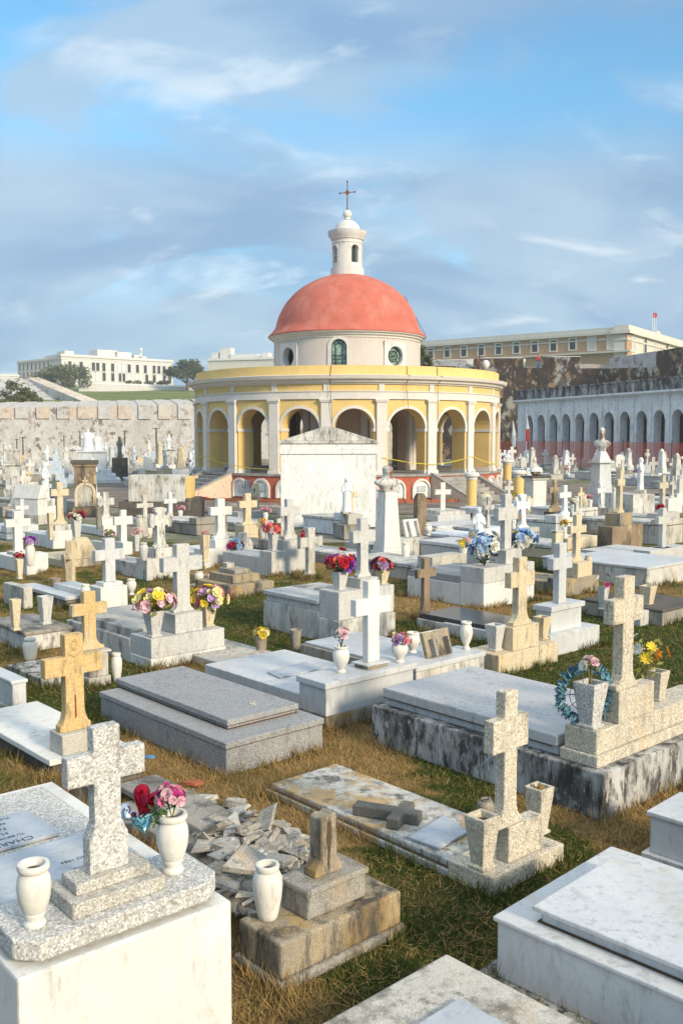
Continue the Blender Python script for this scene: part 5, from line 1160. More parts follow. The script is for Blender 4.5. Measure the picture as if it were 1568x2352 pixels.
# ---- O: yellow crosses on the left
O1 = tomb('small white block behind the yellow relief cross', (205, 1582, 0), 150, 256, [(0, 1560, CP, 'base'), (.02, 1508, WW, 'block')], L=.5, bev=.01)
cross('yellow stone cross standing behind the relief cross on the left', on(O1, 205, .2, O1.hz), 1358, 76, YS, arm=(1385, 1412), th=.34, dp=.55, flare=.40, fh=.16, ped=[(.4, .3, 1492, WW)])
vase('squat white jar on the grass right of the rear yellow cross', G(268, 1565, 0), 1500, 26, 'j', 'urn_white')
vase('pale ribbed jar at the left, below the stained tomb', G(70, 1520, 0), 1466, 34, 'j', 'urn_white')
O2 = tomb('flat bright white slab on a dark base at the left edge', (115, 1795, .0), -60, 290, [(.05, .12, DS, 'base'), (0, .17, WP, 'slab')], az=AZ, L=1.75, bev=.008)
O2b = tomb('mossy dark concrete block behind the terrazzo cross', (208, 1862, 0), 150, 330, [(0, .17, 'brown_stone', 'block')], L=.35, bev=.012)
P3 = on(O2, 165, .16, O2.hz)
O3 = cross('yellow stone cross with a carved relief top and a rust stain, left foreground', on(O2, 170, .14, O2.hz), 1455, 122, YS, arm=(1505, 1548), th=.32, dp=.55, flare=.27, fh=.19, ped=[(.32, .24, 1675, CP)])
for ch in list(O3.children):
    if ch.name.startswith('cross'):
        rel = MB(); bb = [v_.co for v_ in ch.data.vertices]; Hh_ = max(c.z for c in bb); yy = min(c.y for c in bb)
        rr = random.Random(3)
        for i in range(9):
            a = i*2*pi/9; rel.ball((.022*cos(a), yy, Hh_-.09+.04*sin(a)), .011, 8, 6, (1, .6, 1.2))
        rel.tube((-.05, yy, Hh_-.16), (0, yy, Hh_-.19), .006); rel.tube((0, yy, Hh_-.19), (.05, yy, Hh_-.16), .006)
        rel.build('relief', YS, O3, loc=ch.location); 
        MB().prism([(-.008, .10), (.010, .12), (.006, .30), (-.006, .31)], yy-.0015, yy+.001).build('rust_stain', 'rusty_iron', O3, loc=ch.location)
tomb('white marble box tomb cut by the left edge of the view', (30, 1640, 0), -40, 62, [(-.015, .06, WM, 'plinth'), (0, .30, WM, 'body'), (-.015, .335, WM, 'cap')], L=1.2, bev=.008)
tomb('low slab with peeling black and white paint on the left', (95, 1585, 0), 22, 175, [(0, .12, BK, 'slab')], L=.9, bev=.01)
# ---- right foreground marble tomb
# the long side runs from upper left to lower right: near corner lies off the picture to the right
u_, v_ = uv(45)
far = G(1142, 2105, .36); R = tomb('large white marble box tomb with a veined side and stepped lid, near right corner', (1142, 2105, .36), 0, 0, [(-.10, .04, BK, 'footing'), (0, .335, WM, 'body'), (-.018, .36, WM, 'ledge')], az=45-90, W=2.3, L=1.15, bev=.007)
R2 = tomb('raised white marble lid on the near right tomb', (1221, 2092, .42), 0, 0, [(.035, .06, WM, 'riser'), (0, .085, WM, 'lid')], az=45-90, W=2.1, L=.80, bev=.006, z0=.36, noocc=True, cat='lid', name='tomb_lid'); attach(R2, R, 'lid')
# ---- bottom centre slab
pk_ = G(1025, 2190, .16); u_, v_ = uv(43-90)
S_ = tomb('pale rough stone slab with a marble tablet, cut by the bottom edge', (1025, 2190, .16), 0, 0, [(0, .16, 'concrete_pale', 'slab')], az=-47, W=1.5, L=1.0, bev=.012)
S_.root.location = Vector((pk_.x, pk_.y, 0))-v_*1.0; OCC.pop(); occ(S_.root.location.copy(), u_, v_, 1.5, 1.0)
MB().box(.32, 1.4, .0, .72, 0, .018).box(.32, 1.4, .0, .3, .019, .022).build('tablet', GM, S_.root, .003, loc=(.0, .0, .163))
bpy.context.view_layer.update()
# ---- small marble box at the right edge
tomb('small white marble box tomb at the right edge, above the near right tomb', (1493, 1863, .33), 0, 0, [(-.04, .05, WM, 'plinth'), (0, .30, WM, 'body'), (-.02, .33, WM, 'cap')], az=-45, L=.45, W=1.3, bev=.006)

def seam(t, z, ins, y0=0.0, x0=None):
    MB().box(ins, t.W-ins, y0+ins, t.L-ins, z-.006, z+.006).build('joint_shade', 'soil', t.root)  # joint line; soil colour paints in the shadow under the lid
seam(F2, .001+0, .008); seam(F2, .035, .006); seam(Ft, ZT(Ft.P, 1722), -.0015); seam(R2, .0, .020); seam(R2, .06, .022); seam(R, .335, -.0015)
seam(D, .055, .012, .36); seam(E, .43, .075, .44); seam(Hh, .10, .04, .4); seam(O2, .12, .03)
# ================================================================ middle rows
def ct(label, px, pyf, pw, pyt, mat, arm=None, ped=None, th=.3, flare=0, fh=0, style=0, z=0, tombw=None, lab2=None, tmat=WW, az=AZ, tl=1.8, thh=.3, hz=None, dp=.6):
    """cross on a head block; tombw=(x of near corner, foot row, x left, x right)"""
    if tombw:
        xc, yf, xl, xr = tombw
        t = tomb(lab2, (xc, yf, 0), xl, xr, [(.05, thh*.7, tmat, 'slab')], head=[(0, hz or thh, tmat, 'head_block')], hd=.4, L=tl, bev=.01, az=az)
        P = on(t, px, .2, t.hz)
    else: P = G(px, pyf, z); t = None
    if not tombw: OCC.append((Vector((P.x, P.y, 0)), .25, .2, *uv(az)))
    cross(label, P, pyt, pw, mat, arm=arm, th=th, flare=flare, fh=fh, style=style, ped=ped, az=az, dp=dp)
    return t
def bq(label, px, py, z, r, cols, n=10, leaf='leaf_green', seed=1, kind=0, zs=.7):
    return bouquet(label, G(px, py, z), r, cols, n, leaf, kind, .45, zs, seed, nl=26, lift=.4)
# mausoleum
Mz = tomb('white mausoleum with a pediment gable standing in front of the chapel', (645, 1212, 0), 634, 863, [(0, 1043, 'mausoleum_white', 'wall'), (-.045, 1033, 'mausoleum_white', 'molding'), (-.02, 1019, 'mausoleum_white', 'frieze'), (-.07, 1012, WW, 'cornice')], az=3, L=2.2, bev=.012)
Wm = Mz.W; MB().prism([(-.02, 0), (Wm+.02, 0), (Wm/2+.06, ZT(Mz.P, 978)-Mz.bz), (Wm/2-.06, ZT(Mz.P, 978)-Mz.bz)], .06, 2.1).build('gable', WW, Mz.root, .01, loc=(0, 0, Mz.bz))
# bust on a tapering pedestal
def bust(label, P, pyt, wpx, rz, mat='bust_stone', parent=None):
    k = fwd(P)/F; H = ZT(P, pyt)-P.z; w_ = wpx*k/2; root = empty('portrait_bust', P, rz, label, 'bust'); mb = MB()
    mb.loft([(0, 0, 0, w_*.50, w_*.34), (.06*H, 0, 0, w_*.50, w_*.34), (.13*H, 0, 0, w_*.60, w_*.42), (.22*H, 0, 0, w_*.94, w_*.5), (.30*H, 0, 0, w_*1.08, w_*.5), (.37*H, 0, 0, w_*1.02, w_*.48), (.43*H, 0, 0, w_*.76, w_*.42), (.48*H, 0, 0, w_*.48, w_*.36), (.53*H, 0, 0, w_*.33, w_*.33),
             (.59*H, 0, 0, w_*.31, w_*.33), (.64*H, 0, -.02*H, w_*.33, w_*.38), (.74*H, 0, -.01*H, w_*.38, w_*.45), (.87*H, 0, 0, w_*.39, w_*.47), (.95*H, 0, .01*H, w_*.27, w_*.33), (H, 0, .01*H, w_*.03, w_*.04)], 24)
    mb.ball((0, -w_*.42, .79*H), w_*.09, 8, 6, (.8, 1, 1.8))
    for s in (-1, 1): mb.ball((s*w_*.37, 0, .80*H), w_*.08, 8, 6, (.5, 1, 1.5)); mb.ball((s*w_*.14, -w_*.35, .845*H), w_*.07, 8, 6, (1.3, .7, .6))
    mb.ball((0, -w_*.33, .725*H), w_*.12, 8, 6, (1, .8, .8))
    o = mb.build('figure', mat, root, smooth=True); rm = o.modifiers.new('r', 'REMESH'); rm.mode = 'VOXEL'; rm.voxel_size = H*.014; rm.use_smooth_shade = True
    return root
P1 = tomb('tall white tapering pedestal carrying the bust right of the mausoleum', (880, 1304, 0), 850, 928, [(0, 1270, WP, 'base'), (.04, 1262, WP, 'plinth')], az=28, bev=.01)
tz0 = P1.bz; tz1 = ZT(P1.P, 1131); i0 = .05
MB().box(i0, P1.W-i0, i0, P1.L-i0, tz0, tz1, .065).build('shaft', WP, P1.root, .01); MB().box(.10, P1.W-.10, .10, P1.L-.10, tz1, tz1+.03).build('cap', WW, P1.root, .006)
bust('white stone bust with rust stained shoulders seen from behind, on the tapering pedestal', P1.P+P1.u*P1.W/2+P1.v*P1.L/2+Vector((0, 0, tz1+.03)), 1068, 62, radians(200))
# praying statue before the mausoleum
t = tomb('stepped gray stone plinth under the robed statue before the mausoleum', (790, 1240, 0), 745, 850, [(0, 1207, CO, 'step'), (.17, 1183, CP, 'block')], az=20, L=.9, bev=.01)
statue('gray robed praying statue standing in front of the white mausoleum wall', on(t, 796, .45, t.bz), 1096, 'plaster_statue', radians(20), ped=[(.30, .26, .05)])
# crosses, left to right; heights and widths follow the photograph
ct('white cross at the left edge beside the purple flowers', 42, 0, 52, 1174, WP, (1192, 1210), tombw=(62, 1322, 15, 112), lab2='white stepped tomb at the left edge under the white cross', th=.34, thh=.42, tmat=WP, ped=[(.36, .28, 1265, WP)])
vase('tapered beige vase of red flowers at the left edge', G(45, 1330, .30), 1284, 20, 's', BG); bq('small red flowers at the left edge', 43, 1282, .62, 12, ['red', 'deepred'], 8, seed=2)
_, fv = vase('round cream vase of purple flowers at the left edge', G(70, 1300, .30), 1248, 22, 'j', 'urn_white'); bouquet('purple and lilac flowers right of the left edge cross', fv, 16, ['purple', 'lilac', 'purple'], 14, 'leaf_green', 0, .45, .6, 4, nl=16)
H_ = tomb('white house shaped niche tomb with a pitched top at the far left', (88, 1206, 0), 58, 110, [(-.03, 1184, CP, 'base'), (0, 1146, WP, 'body')], az=62, L=1.0, bev=.008)
MB().prism([(-.03, 0), (H_.W+.03, 0), (H_.W*.62, .42), (H_.W*.30, .42)], -.04, H_.L+.04).build('roof', WP, H_.root, loc=(0, 0, H_.bz))
ct('cream beige flared cross left of the brown tower tomb', 138, 0, 38, 1107, BG, (1123, 1139), tombw=(122, 1262, 96, 172), lab2='white stepped tomb under the cream flared cross', th=.34, flare=.38, fh=.14, thh=.45, tmat=WP, ped=[(.42, .34, 1204, WW)])
vase('small tapered square vase left of the cream flared cross', G(117, 1240, .45), 1178, 16, 's', BG)
_, fv = vase('tall tapered vase with dark red and white flowers below the brown tower tomb', G(176, 1246, .30), 1194, 24, 's', PG); bouquet('dark red and white lilies in the tall tapered vase', fv, 19, ['red', 'white', 'deepred'], 13, 'leaf_green', 0, .4, .6, 6, nl=20)
T_ = tomb('brown stained tower tomb with an arched niche and heavy cap, left', (172, 1186, 0), 148, 222, [(-.08, 1165, 'brown_stone', 'base'), (0, 1072, 'brown_stone', 'shaft'), (-.06, 1066, 'brown_stone', 'molding'), (-.10, 1058, DS, 'cap')], az=14, L=1.0, bev=.012)
fmT = lambda s, z, d: (s, -d, z)
mb = MB(); arch_trim(mb, fmT, T_.W/2, .26, .82, .10, .06, 0, z0=.34); mb.box(T_.W/2-.03, T_.W/2+.03, -.06, 0, 1.12, 1.36).box(T_.W/2-.10, T_.W/2+.10, -.06, 0, 1.2, 1.26).build('niche_trim', BG, T_.root)
MB().prism([(T_.W/2-.26, .34), (T_.W/2+.26, .34)]+[(T_.W/2+.26*cos(a), .82+.26*sin(a)) for a in [pi*i/10 for i in range(11)]], -.02, .01).build('niche_panel', CP, T_.root)
ct('pale cross with a flared foot right of the brown tower tomb', 243, 0, 36, 1130, WW, (1144, 1160), tombw=(238, 1232, 215, 268), lab2='small white block tomb under the pale flared cross', th=.34, flare=.4, fh=.15, thh=.3, tmat=WP, ped=[(.38, .3, 1190, WP)])
vase('gray obelisk shaped urn on a dark block, left of the pale flared cross', G(227, 1215, .3), 1164, 16, 'c', CO)
L6 = tomb('plain pale plastered block wall with dark drip stains on a black base', (272, 1199, 0), 268, 452, [(0, 1153, DS, 'base')], az=-1, L=1.6, bev=.01)
pl6 = solve(L6.P+Vector((0, 0, .3)), L6.u, 293, .3); pr6 = solve(L6.P+Vector((0, 0, .3)), L6.u, 424, .3)
MB().box(pl6, pr6, .15, .9, L6.bz, ZT(L6.P, 1092)).build('block', 'white_worn', L6.root, .012); MB().box(pr6+.003, pr6+.16, .2, 1.1, L6.bz, ZT(L6.P, 1096)).build('yellow_post', 'yellow_wall', L6.root, .01)
MB().box(L6.W*.86, L6.W*.99, .1, 1.2, L6.bz, L6.bz+.12).build('curb_block', DS, L6.root, .01)
ct('narrow gray cross on a jar shaped foot before the black based wall', 333, 1232, 36, 1137, WW, (1156, 1166), z=.3, th=.26, ped=[(.2, .18, 1188, CP)])
ct('bright white cross with rust at its foot, left centre', 283, 0, 41, 1171, WP, (1186, 1205), tombw=(283, 1276, 262, 305), lab2='rust stained small white block under the bright white cross', th=.32, thh=.3, tmat=WP)
ct('budded white cross with rounded ends on a stained block, left centre', 368, 0, 52, 1165, WW, (1184, 1206), tombw=(338, 1335, 310, 398), lab2='stained white and ochre tomb under the budded cross', th=.36, style=1, flare=.32, fh=.14, tmat=WW, thh=.42, ped=[(.40, .32, 1257, WW)])
vase('gray jar left of the budded white cross', G(321, 1236, .3), 1183, 18, 'j', CP); vase('bright white jar just left of the budded cross', G(341, 1236, .25), 1200, 20, 'j', 'urn_white'); vase('speckled gray jar on the block left of the budded cross foot', G(330, 1288, .40), 1246, 21, 'j', PG)
_, fv = vase('tapered cream vase of pale flowers between two white crosses', G(313, 1266, .25), 1228, 18, 's', PG); bouquet('pale white and pink flowers between two white crosses', fv, 13, ['white', 'palepink', 'pink'], 8, 'leaf_green', 0, .45, .8, 7, nl=14)
bq('small yellow green and pink flowers on a white block, left of the bright cross', 252, 1232, .35, 13, ['paleyellow', 'palepink'], 8, seed=8)
hp_ = tomb('beige tomb with a curved shoulder headstone, left', (150, 1306, 0), 128, 232, [(0, .16, BG, 'base')], L=1.7, bev=.01)
MB().prism([(0, 0), (hp_.W, 0), (hp_.W, .12), (hp_.W*.86, .2), (hp_.W*.78, .34), (hp_.W*.66, .46), (hp_.W*.34, .46), (hp_.W*.22, .34), (hp_.W*.14, .2), (0, .12)], .05, .2).build('headstone', BG, hp_.root, .01, loc=(0, 0, .163))
ct('thin orange and white cross seen nearly edge on, left', 163, 1348, 24, 1242, BG, (1276, 1284), th=.5, dp=1.2, az=75, flare=.5, fh=.12)
ct('tall white marble cross on a stained white pedestal, left', 251, 0, 66, 1236, WM, (1262, 1286), tombw=(232, 1412, 176, 294), lab2='white tomb with a long blue white slab under the tall marble cross', th=.34, tmat=WP, thh=.42, ped=[(.34, .26, .06, WP)])
vase('white urn on the right end of the white tomb, left', G(302, 1366, .25), 1330, 23, 'u', 'urn_white')
tomb('bright blue white flat slab on a dark edge, left', (150, 1400, 0), 72, 190, [(.04, .14, CO, 'base'), (0, .20, WM, 'slab')], L=1.8, bev=.008)
vase('white jar behind the rear yellow cross', G(197, 1385, .2), 1342, 22, 'j', 'urn_white')
L12 = tomb('weathered stained tomb at the left edge carrying two square vases', (60, 1500, 0), -30, 166, [(0, .22, WW, 'body'), (-.02, .27, CO, 'cap')], L=1.2, bev=.012)
vase('square tapered beige vase in the middle of the stained left tomb', on(L12, 105, .35, L12.bz), 1369, 36, 's', PG); vase('square vase at the left edge with yellow patches', on(L12, 36, .2, L12.bz), 1376, 28, 's', BG)
tomb('square pale block on the left edge above the stained tomb', (55, 1400, 0), 10, 76, [(0, .35, CP, 'block')], L=.8, bev=.012)
vase('empty rough stone pot on the grass, left', G(128, 1362, 0), 1328, 24, 'c', CO)
ct('white flared cross beside the small angel tomb, centre left', 506, 0, 52, 1145, WP, (1164, 1183), tombw=(470, 1306, 448, 575), lab2='low white tomb under the white flared cross, centre left', th=.34, flare=.36, fh=.18, tmat=WP, thh=.40, ped=[(.5, .36, 1238, WP)])
_, fv = vase('tapered cream vase with tiny pink flowers, centre left', G(470, 1290, .3), 1228, 24, 's', BG); bouquet('tiny pink flowers in the tapered cream vase', fv, 11, ['pink', 'palepink'], 7, 'leaf_green', 0, .45, .6, 9, nl=8)
cp_ = tomb('small white scalloped headstone tomb with red and blue flowers, centre', (545, 1300, 0), 515, 566, [(0, .20, WW, 'base')], L=.6, bev=.01)
MB().prism([(0, 0), (.46, 0), (.46, .25), (.40, .36), (.34, .34), (.31, .5), (.15, .5), (.12, .34), (.06, .36), (0, .25)], .05, .16).build('headstone', WW, cp_.root, .01, loc=(0, 0, .203))
bq('crimson and pale blue flowers before the scalloped headstone', 540, 1262, .35, 19, ['magenta', 'white', 'paleblue', 'red'], 14, seed=11)
B_ = tomb('beige crumbling stepped block tomb left of the centre tomb', (530, 1376, 0), 498, 630, [(0, .22, OC, 'base'), (.18, .36, OC, 'step'), (.3, .44, CO, 'cap')], L=1.1, bev=.015)
vase('gray flared stone cup left of the crumbling stepped block', G(524, 1352, .05), 1292, 26, 's', CP)
_, fv = vase('white jar with white and green flowers on the grass, centre left', G(457, 1340, 0), 1312, 22, 'j', 'urn_white'); bouquet('white flowers with green in the low white jar', fv, 15, ['white', 'paleyellow'], 9, 'leaf_green', 0, .4, .7, 14, nl=20)
bq('gray pink dried flower bunch on the low slab beside the white jar', 477, 1332, .05, 11, ['palepink', 'white'], 8, 'leaf_olive', 15)
tomb('low gray slab on dirt under the white jar and flowers', (470, 1360, 0), 432, 520, [(0, .07, CP, 'slab')], L=.6, bev=.01)
ct('beige cross left of the white mausoleum', 568, 0, 44, 1133, BG, (1150, 1166), tombw=(560, 1252, 540, 608), lab2='beige white block tomb under the beige cross left of the mausoleum', th=.33, flare=.34, fh=.14, tmat=BG, thh=.25, ped=[(.5, .4, 1205, BG)])
ct('thin cream cross seen edge on behind the beige cross', 588, 1186, 18, 1110, BG, (1132, 1141), th=.55, dp=1.0, az=70, flare=.5, fh=.1)
_, fv = vase('gray jar of yellow orange flowers left of the mausoleum', G(603, 1240, .1), 1206, 16, 'j', CP); bouquet('yellow orange flowers left of the mausoleum corner', fv, 12, ['orange', 'paleyellow'], 8, 'leaf_olive', 0, .45, 1, 16, nl=10)
M3 = ct('speckled pale cross with a shouldered foot in front of the mausoleum left corner', 664, 0, 50, 1146, PG, (1164, 1184), tombw=(624, 1326, 556, 702), lab2='pale granite tomb with a head block before the mausoleum', th=.34, flare=.34, fh=.22, tmat=PG, thh=.5, ped=[(.48, .36, .20, PG)])
_, fv = vase('tapered vase of coral flowers left of the shouldered cross', on(M3, 627, .2, M3.hz), 1226, 24, 's', PG); bouquet('coral red flowers left of the shouldered cross', fv, 20, ['coral', 'red', 'coral', 'palepink'], 18, 'leaf_green', 0, .42, .6, 17, nl=20)
bq('coral red flowers right of the shouldered cross', 704, 1240, .5, 17, ['coral', 'red', 'coral'], 14, seed=18)
ct('cream cross streaked with rust, right of the shouldered cross', 712, 1330, 58, 1212, WW, (1234, 1256), th=.3, style=2, flare=.36, fh=.14)
tomb('low broken stone tomb with scattered marble, right of the rust streaked cross', (780, 1300, 0), 725, 850, [(0, .2, CO, 'body'), (.03, .25, WW, 'slab')], L=1.6, bev=.012)
vase('tall pale urn at the foot of the tapering bust pedestal', G(931, 1302, .1), 1246, 19, 'u', 'urn_white')
bk = tomb('white tomb with ochre stains carrying the small white book stand', (900, 1288, 0), 840, 985, [(.05, .3, WW, 'slab')], head=[(0, .46, WW, 'block')], hd=.4, L=1.7, bev=.01)
Pk = on(bk, 948, .2, bk.hz); b2_ = empty('book_stand', Pk, radians(AZ), 'small white stone book stand behind the bust pedestal', 'book stand')
MB().prism([(-.24, 0), (.24, 0), (.27, .42), (-.22, .42)], -.03, .03, Mx).build('plaque', WP, b2_, .006)
for s in (-.13, .13): MB().box(s-.02, s+.02, -.12, -.01, 0, .36, .0, Mx).build('bracket', WW, b2_, .005)
vase('white urn right of the small white book stand', on(bk, 983, .2, bk.hz), 1205, 19, 'u', 'urn_white')
sp = G(964, 1215, .2); stp = empty('stone_stump', sp, radians(20), 'square brown mottled stone stump right of the bust pedestal', 'stump')
MB().box(-.16, .16, -.13, .13, -.2, ZT(sp, 1140)-.2, .015).build('shaft', 'brown_stone', stp, .02); MB().box(-.13, .13, -.10, .10, ZT(sp, 1140)-.2, ZT(sp, 1133)-.2, .03).build('top', 'brown_stone', stp, .015)
wc = tomb('white low tomb under the small white cross before the chapel', (1005, 1200, 0), 950, 1080, [(0, .22, WM, 'body'), (.12, .34, WW, 'slab')], az=20, L=1.6, bev=.01)
cross('small white cross before the red chapel base, right', on(wc, 1016, .5, .34), 1108, 38, WP, arm=(1124, 1136), th=.3, az=10)
tomb('wide white slab tomb in front of the small white cross', (1000, 1232, 0), 930, 1145, [(0, .2, WP, 'body'), (.1, .27, WM, 'slab')], az=25, L=1.5, bev=.01)
ct('dark brown weathered cross on the dry lawn, right of centre', 976, 1420, 54, 1282, 'brown_stone', (1306, 1326), th=.3, flare=.46, fh=.22, style=0)
# statue seen from behind near the blue hydrangeas
Pq = G(1098, 1262, .3); statue('small pale robed statue behind the blue hydrangeas', Pq, 1164, 'plaster_statue', radians(10), ped=[(.3, .3, .05)])
_, fv = vase('small white pot of sunflowers left of the blue hydrangeas', G(1064, 1276, .45), 1256, 20, 'c', 'urn_white'); bouquet('yellow sunflowers and pink flowers left of the blue hydrangeas', fv, 20, ['yellow', 'orange', 'pink', 'yellow'], 8, 'leaf_green', 1, .5, .6, 19, nl=20)
tomb('dark stone slab behind the sunflower pot', (1040, 1290, 0), 975, 1100, [(0, .35, DS, 'body')], L=1.2, bev=.012)
ct('very dark weathered cross on a black tomb, right of the chapel steps', 1272, 0, 38, 1101, 'brown_stone', (1119, 1131), tombw=(1246, 1220, 1180, 1298), lab2='dark weathered tomb under the very dark cross', th=.26, flare=.5, fh=.3, tmat='brown_stone', thh=.42, ped=[(.5, .4, .1, DS)])
for lb, px, pf, pt, pw in (('big clay amphora before the right chapel steps', 1112, 1184, 1130, 34), ('squat pale amphora left of the dark weathered cross', 1207, 1180, 1139, 36), ('cream amphora right of the white cone', 1339, 1170, 1135, 28)): vase(lb, G(px, pf, 0), pt, pw, 'p', 'urn_clay')
vase('white cone shaped stone beside the cream amphora', G(1323, 1172, 0), 1140, 14, 'u', 'urn_white')
for i, (px, pf, pt, lb) in enumerate(((1082, 1168, 1085, 'yellow round pillar with a white cap in front of the chapel steps'), (1190, 1156, 1080, 'yellow round pillar beside the capped white pedestal'), (1164, 1110, 1056, 'farthest yellow round pillar right of the chapel'))):
    P = G(px, pf, 0); k = fwd(P)/F; hh = ZT(P, pt); r = 12*k*(.8 if i == 2 else 1); root = empty('round_pillar', P, 0, lb, 'pillar', None)
    MB().lathe([(r, .12), (r, hh-.28)], 24).build('shaft', 'yellow_wall', root, smooth=False); MB().lathe([(r*1.3, 0), (r*1.3, .08), (r*1.1, .12)], 24).build('base', 'cream_trim', root)
    MB().lathe([(r*1.05, hh-.28), (r*1.12, hh-.24), (r*1.1, hh-.2), (r*1.45, hh-.14), (r*1.45, hh-.06), (r*1.2, hh)], 24).build('capital', 'cream_trim', root)
pd = tomb('white capped pedestal with corniced top carrying a covered bundle', (1222, 1176, 0), 1200, 1258, [(-.08, .12, WP, 'base'), (-.03, .20, WP, 'plinth'), (.05, 1102, WP, 'shaft'), (-.03, 1098, WP, 'molding'), (-.08, 1094, DS, 'cap')], az=20, bev=.01)
cb = pd.P+pd.u*pd.W/2+pd.v*pd.L/2+Vector((0, 0, pd.bz)); bn = empty('wrapped_bundle', cb, 0, 'dark lump covered with a white cloth on the capped pedestal', 'bundle')
MB().ball((0, 0, .12), .2, 12, 8, (1, .9, .6)).build('lump', 'brown_stone', bn); MB().loft([(.16, 0, 0, .26, .22), (.24, 0, 0, .22, .18), (.32, .02, 0, .12, .1), (.35, .03, 0, .03, .03)], 16, .08, 5).build('cloth', 'cloth_white', bn)
# bust monument on the right
bm = tomb('tall white marble monument pedestal carrying the right hand bust', (1374, 1160, 0), 1345, 1412, [(-.02, 1146, WM, 'step'), (.04, 1122, WM, 'base')], az=24, bev=.01)
zz0 = bm.bz; zz1 = ZT(bm.P, 1064); MB().box(.10, bm.W-.10, .10, bm.L-.10, zz0, zz1, .05).build('shaft', WM, bm.root, .01); MB().box(.03, bm.W-.03, .03, bm.L-.03, zz1, zz1+.07).build('cap', WM, bm.root, .01)
MB().box(.12, bm.W-.12, .12, bm.L-.12, zz1+.07, ZT(bm.P, 1036), .16).build('neck', WM, bm.root, .01)
bust('white marble bust on the tall monument right of the chapel', bm.P+bm.u*bm.W/2+bm.v*bm.L/2+Vector((0, 0, ZT(bm.P, 1036))), 981, 38, radians(150))
s9 = tomb('pale square tomb block under the white shrouded statue', (1452, 1190, 0), 1432, 1502, [(0, 1136, WW, 'block')], az=30, L=1.3, bev=.01)
statue('tall white shrouded statue on the right seen from the side', on(s9, 1470, .5, s9.bz), 1050, 'plaster_statue', radians(60), ped=[(.4, .35, .12)], w=.9)
ct('cream cross with dark stains on a rough stacked base, right', 1420, 0, 30, 1076, BG, (1100, 1116), tombw=(1405, 1270, 1372, 1475), lab2='rough stacked mossy blocks under the cream stained cross', th=.4, dp=1.0, flare=.46, fh=.12, tmat='brown_stone', thh=.62, ped=[(.55, .42, 1178, OC)], tl=1.2)
vase('pale urn left of the cream stained cross', G(1409, 1200, .62), 1120, 14, 'u', 'urn_white')
ct('mottled beige cross near the right edge, farther one', 1520, 0, 34, 1091, BS, (1108, 1122), tombw=(1512, 1210, 1490, 1560), lab2='gray blocks under the farther right edge cross', th=.34, tmat=CP, thh=.4, flare=.4, fh=.1)
ct('gray beige cross at the right edge, nearer one', 1520, 0, 46, 1167, PG, (1186, 1203), tombw=(1492, 1310, 1465, 1580), lab2='white and gray tomb under the nearer right edge cross', th=.32, tmat=PG, thh=.4, ped=[(.4, .3, 1262, PG)])
ct('cream cross with a long rust streak, right', 1322, 0, 53, 1182, BG, (1208, 1224), tombw=(1300, 1372, 1225, 1375), lab2='stained cream stepped tomb under the rust streaked cream cross', th=.3, style=2, flare=.32, fh=.16, tmat=OC, thh=.3, ped=[(.45, .38, 1289, BG)])
tomb('square cream post beside the rust streaked cream cross', (1275, 1300, 0), 1265, 1292, [(0, .72, BG, 'block'), (-.02, .76, WW, 'cap')], bev=.01)
vase('small clay pot right of the rust streaked cream cross', G(1350, 1302, .35), 1276, 18, 'j', 'urn_clay')
tomb('long white flat tomb running to the right edge behind the small vases', (1484, 1352, 0), 1362, 1600, [(0, .34, WW, 'body'), (-.02, .39, WM, 'slab')], L=2.0, bev=.01)
tomb('pale white slab tomb left of the nearer right edge cross', (1400, 1330, 0), 1340, 1470, [(0, .26, GM, 'body'), (-.02, .30, WM, 'slab')], L=1.6, bev=.01)
_, fv = vase('white flared vase holding bare stems and one magenta flower, right', G(1384, 1400, .2), 1346, 26, 's', PG); bouquet('bare stems with one magenta flower in the white flared vase', fv, 18, ['magenta', 'white'], 3, 'leaf_olive', 0, .4, 1, 20, nl=10)
vb = tomb('low granite block under the tall square vase at the right edge', (1470, 1440, 0), 1440, 1512, [(0, .22, PG, 'block')], L=.6, bev=.01)
vase('tall square tapered vase near the right edge on a granite block', on(vb, 1487, .25, vb.bz), 1345, 38, 's', BG)
tomb('dark gray flat tomb at the right edge beyond the tall square vase', (1520, 1440, 0), 1455, 1620, [(0, .2, CO, 'body'), (.0, .24, DS, 'slab')], L=1.4, bev=.01)
fl = G(1540, 1540, 0)
# flags left of the arcade
for i, (px, d, h, m1, m2, lb) in enumerate(((1176, 84, 4.1, 'blue_paint', 'cloth_white', 'furled pale blue and white flag on a thin pole left of the arcade'), (1207, 82, 4.6, 'cloth_red', 'blue_paint', 'furled red and blue flag on a thin pole at the arcade corner'))):
    P = Vector((*PW(px, d), 0)); r = empty('flag', P, 0, lb, 'flag'); MB().tube((0, 0, 0), (0, 0, h), .035, .03, 6).build('pole', 'arcade_white', r)
    MB().loft([(h-2.3, .12, 0, .16, .06), (h-1.2, .10, 0, .14, .05), (h-.5, .05, 0, .05, .04)], 10, .2, 4).build('cloth', m1, r); MB().loft([(h-1.25, .10, 0, .15, .06), (h-.6, .06, 0, .08, .05), (h-.1, .02, 0, .03, .03)], 10, .2, 4).build('cloth_upper', m2, r)
